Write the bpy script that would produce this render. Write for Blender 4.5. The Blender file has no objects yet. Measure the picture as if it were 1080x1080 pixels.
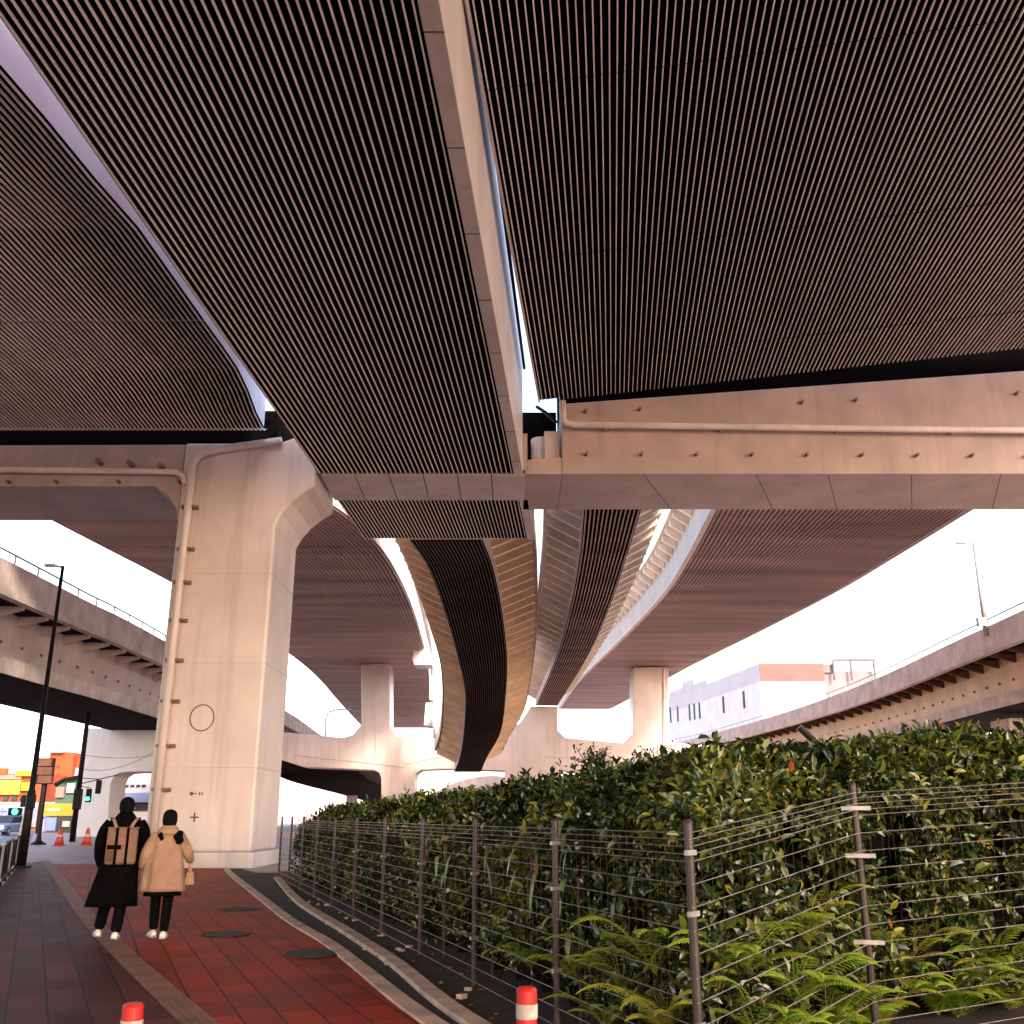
import bpy, bmesh, math, random
from mathutils import Vector, Matrix, noise
R_ = math.radians
random.seed(7)
S = bpy.context.scene
COL = S.collection

# ------------------------------------------------------------------ camera
F_, PITCH, EYE = 1034.0, R_(17.2), 1.5
cp, sp = math.cos(PITCH), math.sin(PITCH)
cam_d = bpy.data.cameras.new('camera'); cam = bpy.data.objects.new('camera', cam_d); COL.objects.link(cam)
cam.location = (0, 0, EYE); cam.rotation_euler = (math.pi/2 + PITCH, 0, 0)
cam_d.sensor_width = 36; cam_d.lens = 36*F_/1080; cam_d.clip_end = 6000; cam_d.clip_start = 0.05
S.camera = cam

def at(px, py, Y=None, H=None, Z=None):
    """world point of a photo pixel at distance Y, or at height H over the eye, or height Z over the ground"""
    u = (px-540)/F_; v = (540-py)/F_
    d = Vector((u, cp - v*sp, sp + v*cp))
    if Z is not None: H = Z-EYE
    t = Y/d.y if Y is not None else H/d.z
    return Vector((d.x*t, d.y*t, d.z*t + EYE))

# ------------------------------------------------------------------ materials
def mat(name, col, rough=0.6, var=0.12, scale=3.0, bump=0.0, metal=0.0, stain=0.0, spec=0.5, stretch=None, col2=None, bscale=None):
    m = bpy.data.materials.new(name); m.use_nodes = True
    nt = m.node_tree; N = nt.nodes; Lk = nt.links
    b = N['Principled BSDF']
    b.inputs['Roughness'].default_value = rough; b.inputs['Metallic'].default_value = metal
    b.inputs['Specular IOR Level'].default_value = spec
    tc = N.new('ShaderNodeTexCoord'); mp = N.new('ShaderNodeMapping')
    Lk.new(tc.outputs['Object'], mp.inputs['Vector'])
    if stretch: mp.inputs['Scale'].default_value = stretch
    nz = N.new('ShaderNodeTexNoise'); nz.inputs['Scale'].default_value = scale; nz.inputs['Detail'].default_value = 6
    Lk.new(mp.outputs['Vector'], nz.inputs['Vector'])
    rp = N.new('ShaderNodeValToRGB'); Lk.new(nz.outputs['Fac'], rp.inputs['Fac'])
    c2 = col2 or [max(0, c*(1-2*var)) for c in col]
    c1 = [min(1, c*(1+var)) for c in col]
    rp.color_ramp.elements[0].position = 0.3; rp.color_ramp.elements[1].position = 0.68
    rp.color_ramp.elements[0].color = (*c2, 1); rp.color_ramp.elements[1].color = (*c1, 1)
    out = rp.outputs['Color']
    if stain > 0:      # vertical rain streaks and dirt
        m2 = N.new('ShaderNodeMapping'); m2.inputs['Scale'].default_value = (2.2, 2.2, 0.12)
        Lk.new(tc.outputs['Object'], m2.inputs['Vector'])
        n2 = N.new('ShaderNodeTexNoise'); n2.inputs['Scale'].default_value = 1.6; n2.inputs['Detail'].default_value = 8
        Lk.new(m2.outputs['Vector'], n2.inputs['Vector'])
        r2 = N.new('ShaderNodeValToRGB'); r2.color_ramp.elements[0].position = 0.5; r2.color_ramp.elements[1].position = 0.78
        r2.color_ramp.elements[0].color = (0, 0, 0, 1); r2.color_ramp.elements[1].color = (stain, stain, stain, 1)
        Lk.new(n2.outputs['Fac'], r2.inputs['Fac'])
        mx = N.new('ShaderNodeMix'); mx.data_type = 'RGBA'; Lk.new(r2.outputs['Color'], mx.inputs['Factor'])
        Lk.new(out, mx.inputs['A']); mx.inputs['B'].default_value = (*[c*0.45 for c in col], 1); out = mx.outputs['Result']
    Lk.new(out, b.inputs['Base Color'])
    if bump > 0:
        n3 = N.new('ShaderNodeTexNoise'); n3.inputs['Scale'].default_value = bscale or scale*6; n3.inputs['Detail'].default_value = 5
        Lk.new(mp.outputs['Vector'], n3.inputs['Vector'])
        bp = N.new('ShaderNodeBump'); bp.inputs['Strength'].default_value = bump; bp.inputs['Distance'].default_value = 0.02
        Lk.new(n3.outputs['Fac'], bp.inputs['Height']); Lk.new(bp.outputs['Normal'], b.inputs['Normal'])
    return m

def emit(name, col, st):
    m = bpy.data.materials.new(name); m.use_nodes = True
    b = m.node_tree.nodes['Principled BSDF']
    b.inputs['Base Color'].default_value = (*col, 1); b.inputs['Emission Color'].default_value = (*col, 1)
    b.inputs['Emission Strength'].default_value = st
    return m

M = {}
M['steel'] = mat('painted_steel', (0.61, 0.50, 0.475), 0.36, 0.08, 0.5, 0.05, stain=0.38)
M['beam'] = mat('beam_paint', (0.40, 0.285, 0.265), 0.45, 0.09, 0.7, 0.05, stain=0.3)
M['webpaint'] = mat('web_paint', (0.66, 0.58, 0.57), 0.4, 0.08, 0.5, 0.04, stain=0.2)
M['skylitweb'] = mat('skylit_web', (0.58, 0.54, 0.66), 0.4, 0.08, 0.5, stain=0.2)  # bluish light from the sky gap put into the web colour
M['shadeweb'] = mat('shaded_web', (0.34, 0.25, 0.22), 0.5, 0.1, 0.5, stain=0.3)  # web colour browned and darkened to carry its shade
M['rib'] = mat('warm_lit_overhang', (0.84, 0.60, 0.40), 0.5, 0.12, 0.8, stain=0.15)  # orange light on the ribs put into their colour
M['overplate'] = mat('warm_lit_overhang_plate', (0.40, 0.22, 0.12), 0.55, 0.15, 0.8, stain=0.2)  # same orange light put into the plate behind the ribs
M['paleplate'] = mat('pale_overhang_plate', (0.88, 0.76, 0.66), 0.55, 0.10, 0.8, stain=0.2)
M['ribpale'] = mat('pale_overhang_paint', (0.86, 0.76, 0.68), 0.5, 0.1, 0.8, stain=0.15)
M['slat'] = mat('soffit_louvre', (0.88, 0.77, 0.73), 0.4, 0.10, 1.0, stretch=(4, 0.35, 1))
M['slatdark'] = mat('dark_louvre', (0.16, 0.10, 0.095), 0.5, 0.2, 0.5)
M['slatfar'] = mat('far_louvre', (0.46, 0.285, 0.265), 0.5, 0.25, 0.35, stretch=(0.25, 1.6, 1))  # browner louvre of uneven tone for the far decks
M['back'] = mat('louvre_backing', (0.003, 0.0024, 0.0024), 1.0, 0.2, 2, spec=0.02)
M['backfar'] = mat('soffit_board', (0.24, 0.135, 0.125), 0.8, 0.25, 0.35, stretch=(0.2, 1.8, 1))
M['plate'] = mat('flange_plate', (0.56, 0.46, 0.44), 0.5, 0.08, 0.8)
M['conc'] = mat('concrete', (0.58, 0.51, 0.50), 0.85, 0.16, 0.8, 0.15, stain=0.45)
M['concpink'] = mat('warm_concrete', (0.60, 0.45, 0.39), 0.85, 0.14, 0.8, 0.15, stain=0.4)
M['girder'] = mat('girder_paint', (0.50, 0.40, 0.39), 0.5, 0.1, 0.6, stain=0.35)
M['girderlit'] = mat('warm_lit_girder', (0.64, 0.36, 0.19), 0.5, 0.12, 0.5, stain=0.3)  # girder copy with the warm orange light put into its colour
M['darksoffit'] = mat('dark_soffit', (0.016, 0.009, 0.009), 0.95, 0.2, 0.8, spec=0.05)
M['black'] = mat('black_metal', (0.006, 0.0055, 0.006), 0.5, 0.2, 4, spec=0.15)
M['rust'] = mat('bolt_rust', (0.20, 0.12, 0.09), 0.7, 0.2, 6)
M['ink'] = mat('marking_ink', (0.08, 0.06, 0.05), 0.8, 0.2, 8)
M['post'] = mat('brown_fence_steel', (0.055, 0.036, 0.035), 0.4, 0.2, 6, metal=0.35)
M['wire'] = mat('fence_wire', (0.42, 0.33, 0.29), 0.35, 0.2, 9, metal=0.6)
M['clip'] = mat('fence_clip', (0.42, 0.37, 0.36), 0.4, 0.15, 9, metal=0.5)
M['soil'] = mat('garden_soil', (0.030, 0.014, 0.010), 0.95, 0.35, 5, 0.6)
M['asph'] = mat('asphalt', (0.016, 0.014, 0.015), 0.85, 0.25, 14, 0.4)
M['road'] = mat('road_asphalt', (0.075, 0.075, 0.095), 0.6, 0.2, 3, 0.2)
M['kerb'] = mat('kerb_stone', (0.54, 0.38, 0.31), 0.8, 0.2, 3, 0.3)
M['earth'] = mat('bare_ground', (0.42, 0.34, 0.31), 0.9, 0.2, 0.25, 0.2)
M['hedgeshade'] = mat('hedge_shade', (0.004, 0.0045, 0.003), 1.0, 0.4, 6, 0.6, spec=0.1)  # near black: shade behind the leaves put into the colour
M['wood'] = mat('twig_bark', (0.06, 0.04, 0.03), 0.85, 0.2, 8)
M['iron'] = mat('cast_iron', (0.022, 0.017, 0.017), 0.6, 0.3, 14, 0.5)
M['tact'] = mat('tactile_block', (0.25, 0.115, 0.075), 0.7, 0.22, 3, 0.2)
M['red'] = mat('red_plastic', (0.46, 0.014, 0.010), 0.4, 0.08, 4)
M['reflect'] = mat('reflective_band', (0.46, 0.38, 0.33), 0.35, 0.2, 12)
M['cone'] = mat('cone_rubber', (0.42, 0.022, 0.012), 0.5, 0.08, 4)
M['white'] = mat('white_render', (0.62, 0.59, 0.60), 0.7, 0.05, 0.4, stain=0.12)
M['lav'] = mat('pale_render', (0.50, 0.45, 0.50), 0.75, 0.05, 0.2, stain=0.1)
M['bandpink'] = mat('salmon_roof_band', (0.20, 0.075, 0.072), 0.75, 0.08, 0.3)
M['annex'] = mat('mauve_render', (0.20, 0.165, 0.19), 0.75, 0.08, 0.3)
M['frame'] = mat('dull_roof_steel', (0.12, 0.10, 0.11), 0.6, 0.1, 1)
M['pink'] = mat('salmon_band', (0.40, 0.20, 0.165), 0.75, 0.06, 0.3)
M['orange'] = mat('orange_render', (0.34, 0.060, 0.012), 0.7, 0.14, 0.3)
M['brick'] = mat('brown_panel', (0.10, 0.036, 0.016), 0.7, 0.2, 0.8)
M['yellow'] = mat('yellow_sign', (0.42, 0.26, 0.012), 0.45, 0.06, 0.6)
M['limeyel'] = mat('lemon_sign', (0.40, 0.33, 0.035), 0.5, 0.06, 0.6)
M['green'] = mat('green_cladding', (0.055, 0.12, 0.085), 0.6, 0.15, 0.6)
M['greyblue'] = mat('blue_cladding', (0.16, 0.22, 0.42), 0.5, 0.06, 0.4)
M['glass'] = mat('window_glass', (0.03, 0.035, 0.05), 0.12, 0.2, 1)
M['cityp'] = mat('hazy_facade', (0.62, 0.50, 0.50), 0.8, 0.08, 0.3)
M['citywin'] = mat('hazy_window', (0.34, 0.30, 0.33), 0.5, 0.08, 0.3)
M['pole'] = mat('grey_pole', (0.34, 0.31, 0.32), 0.45, 0.1, 2, metal=0.3)
M['carpaint'] = mat('blue_car_paint', (0.10, 0.14, 0.30), 0.25, 0.1, 1)
M['tyre'] = mat('tyre_rubber', (0.02, 0.02, 0.02), 0.8, 0.1, 6)
M['lampglow'] = emit('headlamp_glow', (1, 0.97, 0.92), 6)
M['signalgreen'] = emit('green_signal_glow', (0.02, 0.85, 0.45), 3)
M['signalred'] = emit('red_signal_glow', (0.9, 0.06, 0.04), 1.5)
M['blackcloth'] = mat('black_wool', (0.003, 0.0026, 0.003), 0.95, 0.3, 14, 0.3, spec=0.04)
M['trouser'] = mat('black_cotton', (0.004, 0.0035, 0.004), 0.9, 0.3, 14, 0.2, spec=0.04)
M['tan'] = mat('tan_cotton', (0.31, 0.175, 0.11), 0.85, 0.12, 6, 0.3)
M['cream'] = mat('cream_collar', (0.34, 0.21, 0.12), 0.85, 0.08, 6)
M['packtan'] = mat('tan_canvas', (0.19, 0.095, 0.06), 0.85, 0.1, 12, 0.2)
M['strap'] = mat('pale_strap', (0.26, 0.15, 0.11), 0.8, 0.1, 12)
M['hair'] = mat('black_hair', (0.003, 0.0025, 0.0025), 0.7, 0.3, 20, 0.4, spec=0.08)
M['skin'] = mat('skin', (0.55, 0.33, 0.24), 0.55, 0.06, 8)
M['shoe'] = mat('white_shoe', (0.72, 0.66, 0.62), 0.6, 0.08, 10)

def leafmat(name, col, rough, tr=0.25, spec=0.6):
    m = bpy.data.materials.new(name); m.use_nodes = True
    nt = m.node_tree; N = nt.nodes; Lk = nt.links
    b = N['Principled BSDF']; b.inputs['Roughness'].default_value = rough; b.inputs['Specular IOR Level'].default_value = spec
    tc = N.new('ShaderNodeTexCoord'); nz = N.new('ShaderNodeTexNoise'); nz.inputs['Scale'].default_value = 2.2
    Lk.new(tc.outputs['Object'], nz.inputs['Vector'])
    rp = N.new('ShaderNodeValToRGB'); Lk.new(nz.outputs['Fac'], rp.inputs['Fac'])
    rp.color_ramp.elements[0].position = 0.35; rp.color_ramp.elements[1].position = 0.65
    rp.color_ramp.elements[0].color = (*[c*0.6 for c in col], 1); rp.color_ramp.elements[1].color = (*[min(1, c*1.25) for c in col], 1)
    Lk.new(rp.outputs['Color'], b.inputs['Base Color'])
    t = N.new('ShaderNodeBsdfTranslucent'); Lk.new(rp.outputs['Color'], t.inputs['Color'])
    mx = N.new('ShaderNodeMixShader'); mx.inputs['Fac'].default_value = tr
    Lk.new(b.outputs[0], mx.inputs[1]); Lk.new(t.outputs[0], mx.inputs[2])
    Lk.new(mx.outputs[0], N['Material Output'].inputs['Surface'])
    return m
M['leafdark'] = leafmat('laurel_leaf', (0.014, 0.026, 0.007), 0.20, 0.08)
M['leafmid'] = leafmat('fresh_laurel_leaf', (0.095, 0.125, 0.018), 0.22, 0.2)
M['leafyel'] = leafmat('yellowing_leaf', (0.28, 0.25, 0.028), 0.35, 0.25)
M['leafpale'] = leafmat('pale_leaf', (0.24, 0.28, 0.13), 0.28, 0.2)
M['leafdry'] = leafmat('orange_dry_leaf', (0.42, 0.12, 0.03), 0.6, 0.2)
M['fern'] = leafmat('fern_frond', (0.30, 0.45, 0.045), 0.5, 0.35, 0.3)
M['fernyel'] = leafmat('yellow_fern_frond', (0.46, 0.42, 0.05), 0.5, 0.35, 0.3)
M['strapleaf'] = leafmat('strap_leaf', (0.17, 0.23, 0.07), 0.35, 0.25)

def paver_mat(name, c1, c2, mortar, rot):
    m = bpy.data.materials.new(name); m.use_nodes = True
    nt = m.node_tree; N = nt.nodes; Lk = nt.links
    b = N['Principled BSDF']; b.inputs['Specular IOR Level'].default_value = 0.12
    tc = N.new('ShaderNodeTexCoord'); mp = N.new('ShaderNodeMapping'); mp.vector_type = 'POINT'
    mp.inputs['Rotation'].default_value = (0, 0, rot)
    Lk.new(tc.outputs['Object'], mp.inputs['Vector'])
    br = N.new('ShaderNodeTexBrick'); br.inputs['Scale'].default_value = 1.0
    br.inputs['Brick Width'].default_value = 0.60; br.inputs['Row Height'].default_value = 0.30
    br.inputs['Mortar Size'].default_value = 0.010; br.inputs['Mortar Smooth'].default_value = 0.25; br.inputs['Bias'].default_value = 0.0
    br.inputs['Color1'].default_value = (*c1, 1); br.inputs['Color2'].default_value = (*c2, 1); br.inputs['Mortar'].default_value = (*mortar, 1)
    Lk.new(mp.outputs['Vector'], br.inputs['Vector'])
    nz = N.new('ShaderNodeTexNoise'); nz.inputs['Scale'].default_value = 0.8; nz.inputs['Detail'].default_value = 9; nz.inputs['Roughness'].default_value = 0.65
    Lk.new(mp.outputs['Vector'], nz.inputs['Vector'])
    rp = N.new('ShaderNodeValToRGB'); rp.color_ramp.elements[0].position = 0.32; rp.color_ramp.elements[1].position = 0.66
    rp.color_ramp.elements[0].color = (0.42, 0.40, 0.42, 1); rp.color_ramp.elements[1].color = (1.05, 1.0, 1.0, 1)
    Lk.new(nz.outputs['Fac'], rp.inputs['Fac'])
    mx = N.new('ShaderNodeMix'); mx.data_type = 'RGBA'; mx.blend_type = 'MULTIPLY'; mx.inputs['Factor'].default_value = 1.0
    Lk.new(br.outputs['Color'], mx.inputs['A']); Lk.new(rp.outputs['Color'], mx.inputs['B'])
    Lk.new(mx.outputs['Result'], b.inputs['Base Color'])
    mr = N.new('ShaderNodeMapRange'); mr.inputs['To Min'].default_value = 0.42; mr.inputs['To Max'].default_value = 0.75
    Lk.new(nz.outputs['Fac'], mr.inputs['Value']); Lk.new(mr.outputs['Result'], b.inputs['Roughness'])
    n2 = N.new('ShaderNodeTexNoise'); n2.inputs['Scale'].default_value = 60
    Lk.new(mp.outputs['Vector'], n2.inputs['Vector'])
    ad = N.new('ShaderNodeMath'); ad.operation = 'MULTIPLY_ADD'; ad.inputs[1].default_value = 0.25
    Lk.new(n2.outputs['Fac'], ad.inputs[0]); Lk.new(br.outputs['Fac'], ad.inputs[2])
    bp = N.new('ShaderNodeBump'); bp.inputs['Strength'].default_value = 0.5; bp.inputs['Distance'].default_value = 0.008; bp.invert = True
    Lk.new(ad.outputs[0], bp.inputs['Height']); Lk.new(bp.outputs['Normal'], b.inputs['Normal'])
    return m
M['pavered'] = paver_mat('red_pavers', (0.42, 0.045, 0.022), (0.24, 0.026, 0.015), (0.03, 0.010, 0.008), R_(-112))
M['pavemauve'] = paver_mat('mauve_pavers', (0.14, 0.032, 0.026), (0.055, 0.011, 0.010), (0.008, 0.003, 0.003), R_(-115))
M['plaza'] = mat('pink_plaza', (0.34, 0.20, 0.20), 0.55, 0.15, 1.2, 0.1)

# ------------------------------------------------------------------ mesh helpers
class MB:
    def __init__(s): s.v = []; s.f = []; s.m = []
    def add(s, vs, fs, mi=0):
        o = len(s.v); s.v += [Vector(p) for p in vs]; s.f += [tuple(i+o for i in f) for f in fs]; s.m += [mi]*len(fs); return s
    def box(s, c, d, rz=0, mi=0, M4=None):
        x, y, z = d[0]/2, d[1]/2, d[2]/2
        vs = [Vector((i*x, j*y, k*z)) for i in (-1, 1) for j in (-1, 1) for k in (-1, 1)]
        rm = M4 if M4 else Matrix.Rotation(rz, 3, 'Z')
        vs = [rm @ p + Vector(c) for p in vs]
        return s.add(vs, [(0,1,3,2),(4,6,7,5),(0,4,5,1),(2,3,7,6),(0,2,6,4),(1,5,7,3)], mi)
    def loft(s, rings, caps=True, closed=True, mi=0):
        n = len(rings[0]); vs = [p for r in rings for p in r]; fs = []
        for i in range(len(rings)-1):
            for j in range(n if closed else n-1):
                a = i*n+j; b = i*n+(j+1) % n
                fs.append((a, b, b+n, a+n))
        if caps and closed:
            fs.append(tuple(reversed(range(n)))); o = (len(rings)-1)*n; fs.append(tuple(range(o, o+n)))
        return s.add(vs, fs, mi)
    def tube(s, pts, r, n=8, mi=0, caps=True):
        pts = [Vector(p) for p in pts]; rings = []
        rr = r if isinstance(r, (list, tuple)) else [r]*len(pts)
        up = None
        for i, p in enumerate(pts):
            t = (pts[min(i+1, len(pts)-1)] - pts[max(i-1, 0)]).normalized()
            if up is None: up = Vector((0, 0, 1)) if abs(t.z) < 0.9 else Vector((1, 0, 0))
            a = t.cross(up).normalized(); b = a.cross(t).normalized(); up = b
            rings.append([p + (a*math.cos(2*math.pi*k/n) + b*math.sin(2*math.pi*k/n))*rr[i] for k in range(n)])
        return s.loft(rings, caps, True, mi)
    def prism(s, poly, y0, y1, mi=0):
        """polygon in XZ extruded along Y"""
        n = len(poly)
        vs = [(x, y0, z) for x, z in poly] + [(x, y1, z) for x, z in poly]
        fs = [tuple(range(n)), tuple(reversed(range(n, 2*n)))]
        fs += [(j, j+n, (j+1) % n + n, (j+1) % n) for j in range(n)]
        return s.add(vs, fs, mi)
    def sheet(s, Ls, Rs, mi=0):
        n = len(Ls); vs = list(Ls)+list(Rs)
        return s.add(vs, [(i, i+n, i+n+1, i+1) for i in range(n-1)], mi)

def build(name, mb, mats, parent=None, loc=None, smooth=False, bevel=0, local=False):
    """links mb as one object; vertices in world space unless local"""
    off = Vector((0, 0, 0))
    if parent is not None and not local:
        q = parent
        while q is not None: off += q.location; q = q.parent
    if loc is not None and not local: off = Vector(loc)
    me = bpy.data.meshes.new(name)
    me.from_pydata([tuple(p-off) for p in mb.v], [], mb.f)
    mats = mats if isinstance(mats, (list, tuple)) else [mats]
    for m in mats: me.materials.append(m)
    me.polygons.foreach_set('material_index', mb.m)
    bm = bmesh.new(); bm.from_mesh(me)
    if len(bm.faces) < 60000: bmesh.ops.recalc_face_normals(bm, faces=bm.faces)
    bm.to_mesh(me); bm.free()
    if smooth: me.polygons.foreach_set('use_smooth', [True]*len(me.polygons))
    o = bpy.data.objects.new(name, me); COL.objects.link(o)
    if parent is not None:
        o.parent = parent
        if local and loc is not None: o.location = loc
    elif loc is not None: o.location = loc
    if bevel:
        b = o.modifiers.new('bevel', 'BEVEL'); b.width = bevel; b.segments = 2; b.limit_method = 'ANGLE'; b.angle_limit = R_(40)
    return o
def tag(o, label, cat, group=None, kind=None):
    o['label'] = label; o['category'] = cat
    if group: o['group'] = group
    if kind: o['kind'] = kind
    return o
def empty(name, loc, label, cat, group=None, rz=0):
    e = bpy.data.objects.new(name, None); COL.objects.link(e); e.location = loc; e.rotation_euler = (0, 0, rz); e.empty_display_size = 0.3
    return tag(e, label, cat, group)
def struct(name, mb, m, smooth=False):
    o = build(name, mb, m, smooth=smooth); o['kind'] = 'structure'; return o
def copy_part(src, parent, loc, rz=0, scale=None):
    o = src.copy(); COL.objects.link(o); o.parent = parent; o.location = loc; o.rotation_euler = (0, 0, rz)
    if scale: o.scale = scale
    return o
def copy_tree(o, parent=None):
    c = o.copy(); COL.objects.link(c); c.parent = parent
    for ch in list(o.children): copy_tree(ch, c)
    return c
def catmull(pts, n):
    pts = [Vector(p) for p in pts]; out = []; m = len(pts)-1
    for k in range(n):
        t = k/(n-1)*m; i = min(int(t), m-1); f = t-i
        p0 = pts[i-1] if i > 0 else 2*pts[0]-pts[1]; p1 = pts[i]; p2 = pts[i+1]
        p3 = pts[i+2] if i+2 <= m else 2*pts[m]-pts[m-1]
        out.append(0.5*((2*p1) + (p2-p0)*f + (2*p0-5*p1+4*p2-p3)*f*f + (-p0+3*p1-3*p2+p3)*f**3))
    return out
UP = Vector((0, 0, 1))

# ------------------------------------------------------------------ world and sun
SUN_EL, SUN_AZ = R_(30), R_(152)      # azimuth clockwise from +Y: behind the camera, to its right
w = bpy.data.worlds.new('World'); S.world = w; w.use_nodes = True
sky = w.node_tree.nodes.new('ShaderNodeTexSky'); sky.sky_type = 'NISHITA'; sky.sun_disc = False
sky.sun_elevation = SUN_EL; sky.sun_rotation = SUN_AZ; sky.dust_density = 2.0; sky.air_density = 1.0
bg = w.node_tree.nodes['Background']; bg.inputs['Strength'].default_value = 0.15
sky.ozone_density = 0.6
tint = w.node_tree.nodes.new('ShaderNodeMix'); tint.data_type = 'RGBA'; tint.blend_type = 'MULTIPLY'; tint.inputs['Factor'].default_value = 1
tint.inputs['B'].default_value = (1.10, 0.98, 0.90, 1)      # warm evening air
w.node_tree.links.new(sky.outputs['Color'], tint.inputs['A']); w.node_tree.links.new(tint.outputs['Result'], bg.inputs['Color'])
sl = bpy.data.lights.new('sun', 'SUN'); sl.energy = 1.5; sl.angle = R_(10); sl.color = (1.0, 0.77, 0.58)
so = bpy.data.objects.new('sun', sl); COL.objects.link(so)
sd = Vector((math.sin(SUN_AZ)*math.cos(SUN_EL), math.cos(SUN_AZ)*math.cos(SUN_EL), math.sin(SUN_EL)))
so.rotation_euler = (-sd).to_track_quat('-Z', 'Y').to_euler(); so.location = sd*200
S.view_settings.view_transform = 'Standard'; S.view_settings.look = 'None'
S.view_settings.exposure = 2.35; S.view_settings.gamma = 1
S.cycles.max_bounces = 10; S.cycles.diffuse_bounces = 6; S.cycles.glossy_bounces = 4; S.cycles.use_denoising = True

# ------------------------------------------------------------------ ground
def poly_sheet(pts, z):
    return MB().add([(p[0], p[1], z) for p in pts], [tuple(range(len(pts)))])
g = MB(); g.add([(-1500, -400, 0), (1500, -400, 0), (1500, 2500, 0), (-1500, 2500, 0)], [(0, 1, 2, 3)])
struct('ground', g, M['earth'])

kerb_in = [at(x, y, Z=0) for x, y in ((241, 920), (272, 945), (305, 971), (345, 995), (380, 1022), (455, 1080))]
kerb_in = [Vector((-9.2, 33.5, 0))] + kerb_in + [kerb_in[-1]+Vector((1.5, -3.6, 0)), kerb_in[-1]+Vector((3.8, -9, 0)), kerb_in[-1]+Vector((9, -20, 0))]
kerb_out = [at(x, y, Z=0) for x, y in ((292, 927), (315, 952), (362, 982), (415, 1017), (495, 1080))]
kerb_out = kerb_out + [kerb_out[-1]+Vector((1.5, -3.7, 0)), kerb_out[-1]+Vector((3.8, -9.2, 0)), kerb_out[-1]+Vector((9, -20.5, 0))]
def left_edge(y): return -11.3 - 0.44*(y-23.2)
lft = [Vector((left_edge(y), y, 0)) for y in (33.5, 28, 20, 12, 4, -6, -14)]
kin = catmull(kerb_in, 40)
struct('walkway', poly_sheet(lft + list(reversed([p for p in kin])), 0.006), M['pavered'])
tact_px = [(48, 908), (62, 926), (80, 952), (103, 980), (134, 1011), (169, 1044), (208, 1080)]
tact = [at(x, y, Z=0) for x, y in tact_px]; tact += [tact[-1]+(tact[-1]-tact[-2])*1.2, tact[-1]+(tact[-1]-tact[-2])*6]
tc_ = catmull(tact, 60)
struct('side_paving', poly_sheet(lft[0:1] + lft[1:] + list(reversed(tc_)), 0.010), M['pavemauve'])
struct('plaza', poly_sheet([(-15.8, 33.4), (-9.2, 33.4), (-9, 60), (-22, 130), (-62, 130), (-36, 78)], 0.004), M['plaza'])
def offset_line(pts, d):
    out = []
    for i, p in enumerate(pts):
        t = (pts[min(i+1, len(pts)-1)]-pts[max(i-1, 0)]).normalized(); out.append(p + Vector((t.y, -t.x, 0))*d)
    return out
# tactile paving: blocks with raised bars
tb = MB(); Lt, Rt = offset_line(tc_, -0.13), offset_line(tc_, 0.13)
tb.sheet([p+UP*0.014 for p in Lt], [p+UP*0.014 for p in Rt])
for k in range(4):
    a = offset_line(tc_, -0.105+0.07*k-0.016); b = offset_line(tc_, -0.105+0.07*k+0.016)
    tb.sheet([p+UP*0.019 for p in a], [p+UP*0.019 for p in b])
struct('tactile_paving', tb, M['tact'])
# asphalt strip, kerbs, soil bed
ko = catmull(kerb_out, 40)
struct('asphalt_strip', poly_sheet(kin + list(reversed(ko)), 0.003), M['asph'])
def kerb(name, line, wd, h):
    a, b = offset_line(line, -wd/2), offset_line(line, wd/2); mb = MB()
    mb.loft([[a[i]-UP*0.05, a[i]+UP*h, b[i]+UP*h, b[i]-UP*0.05] for i in range(len(line))])
    o = struct(name, mb, M['kerb']); return o
def densify(line, step):
    out = []
    for i in range(len(line)-1):
        n = max(1, int((line[i+1]-line[i]).length/step))
        out += [line[i].lerp(line[i+1], k/n) for k in range(n)]
    return out + [line[-1]]
kerb('kerb', kin, 0.16, 0.03); kerb('kerb', ko, 0.15, 0.05)
struct('road', poly_sheet([(left_edge(-14)-0.5, -14), (left_edge(33)-.5, 33), (-28, 60), (-60, 130), (-75, 130), (-40, 60), (left_edge(-14)-9, -14)], 0.005), M['road'])

# manhole covers
mh = MB()
nn = 32; ring = lambda r, z: [Vector((r*math.cos(2*math.pi*k/nn), r*math.sin(2*math.pi*k/nn), z)) for k in range(nn)]
mh.loft([ring(0.32, 0), ring(0.32, 0.010), ring(0.29, 0.012), ring(0.285, 0.006), ring(0.02, 0.006)])
for k in range(9):
    for j in range(9):
        x, y = (k-4)*0.058, (j-4)*0.058
        if math.hypot(x, y) < 0.26: mh.box((x, y, 0.009), (0.032, 0.032, 0.006), 0.6)
mh_src = None
for i, ((px, py), lab) in enumerate((((330, 1006), 'dark round manhole cover beside the kerb, nearest of the covers'),
                     ((238, 985), 'dark round manhole cover in the middle of the red walkway'),
                     ((252, 959), 'dark round manhole cover farthest up the red walkway'))):
    p = at(px, py, Z=0.012)
    if mh_src is None: mh_src = o = build('manhole_cover', mh, M['iron'])
    else: o = mh_src.copy(); COL.objects.link(o)
    o.location = p; tag(o, lab, 'manhole cover', 'manhole covers in the walkway')

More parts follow.
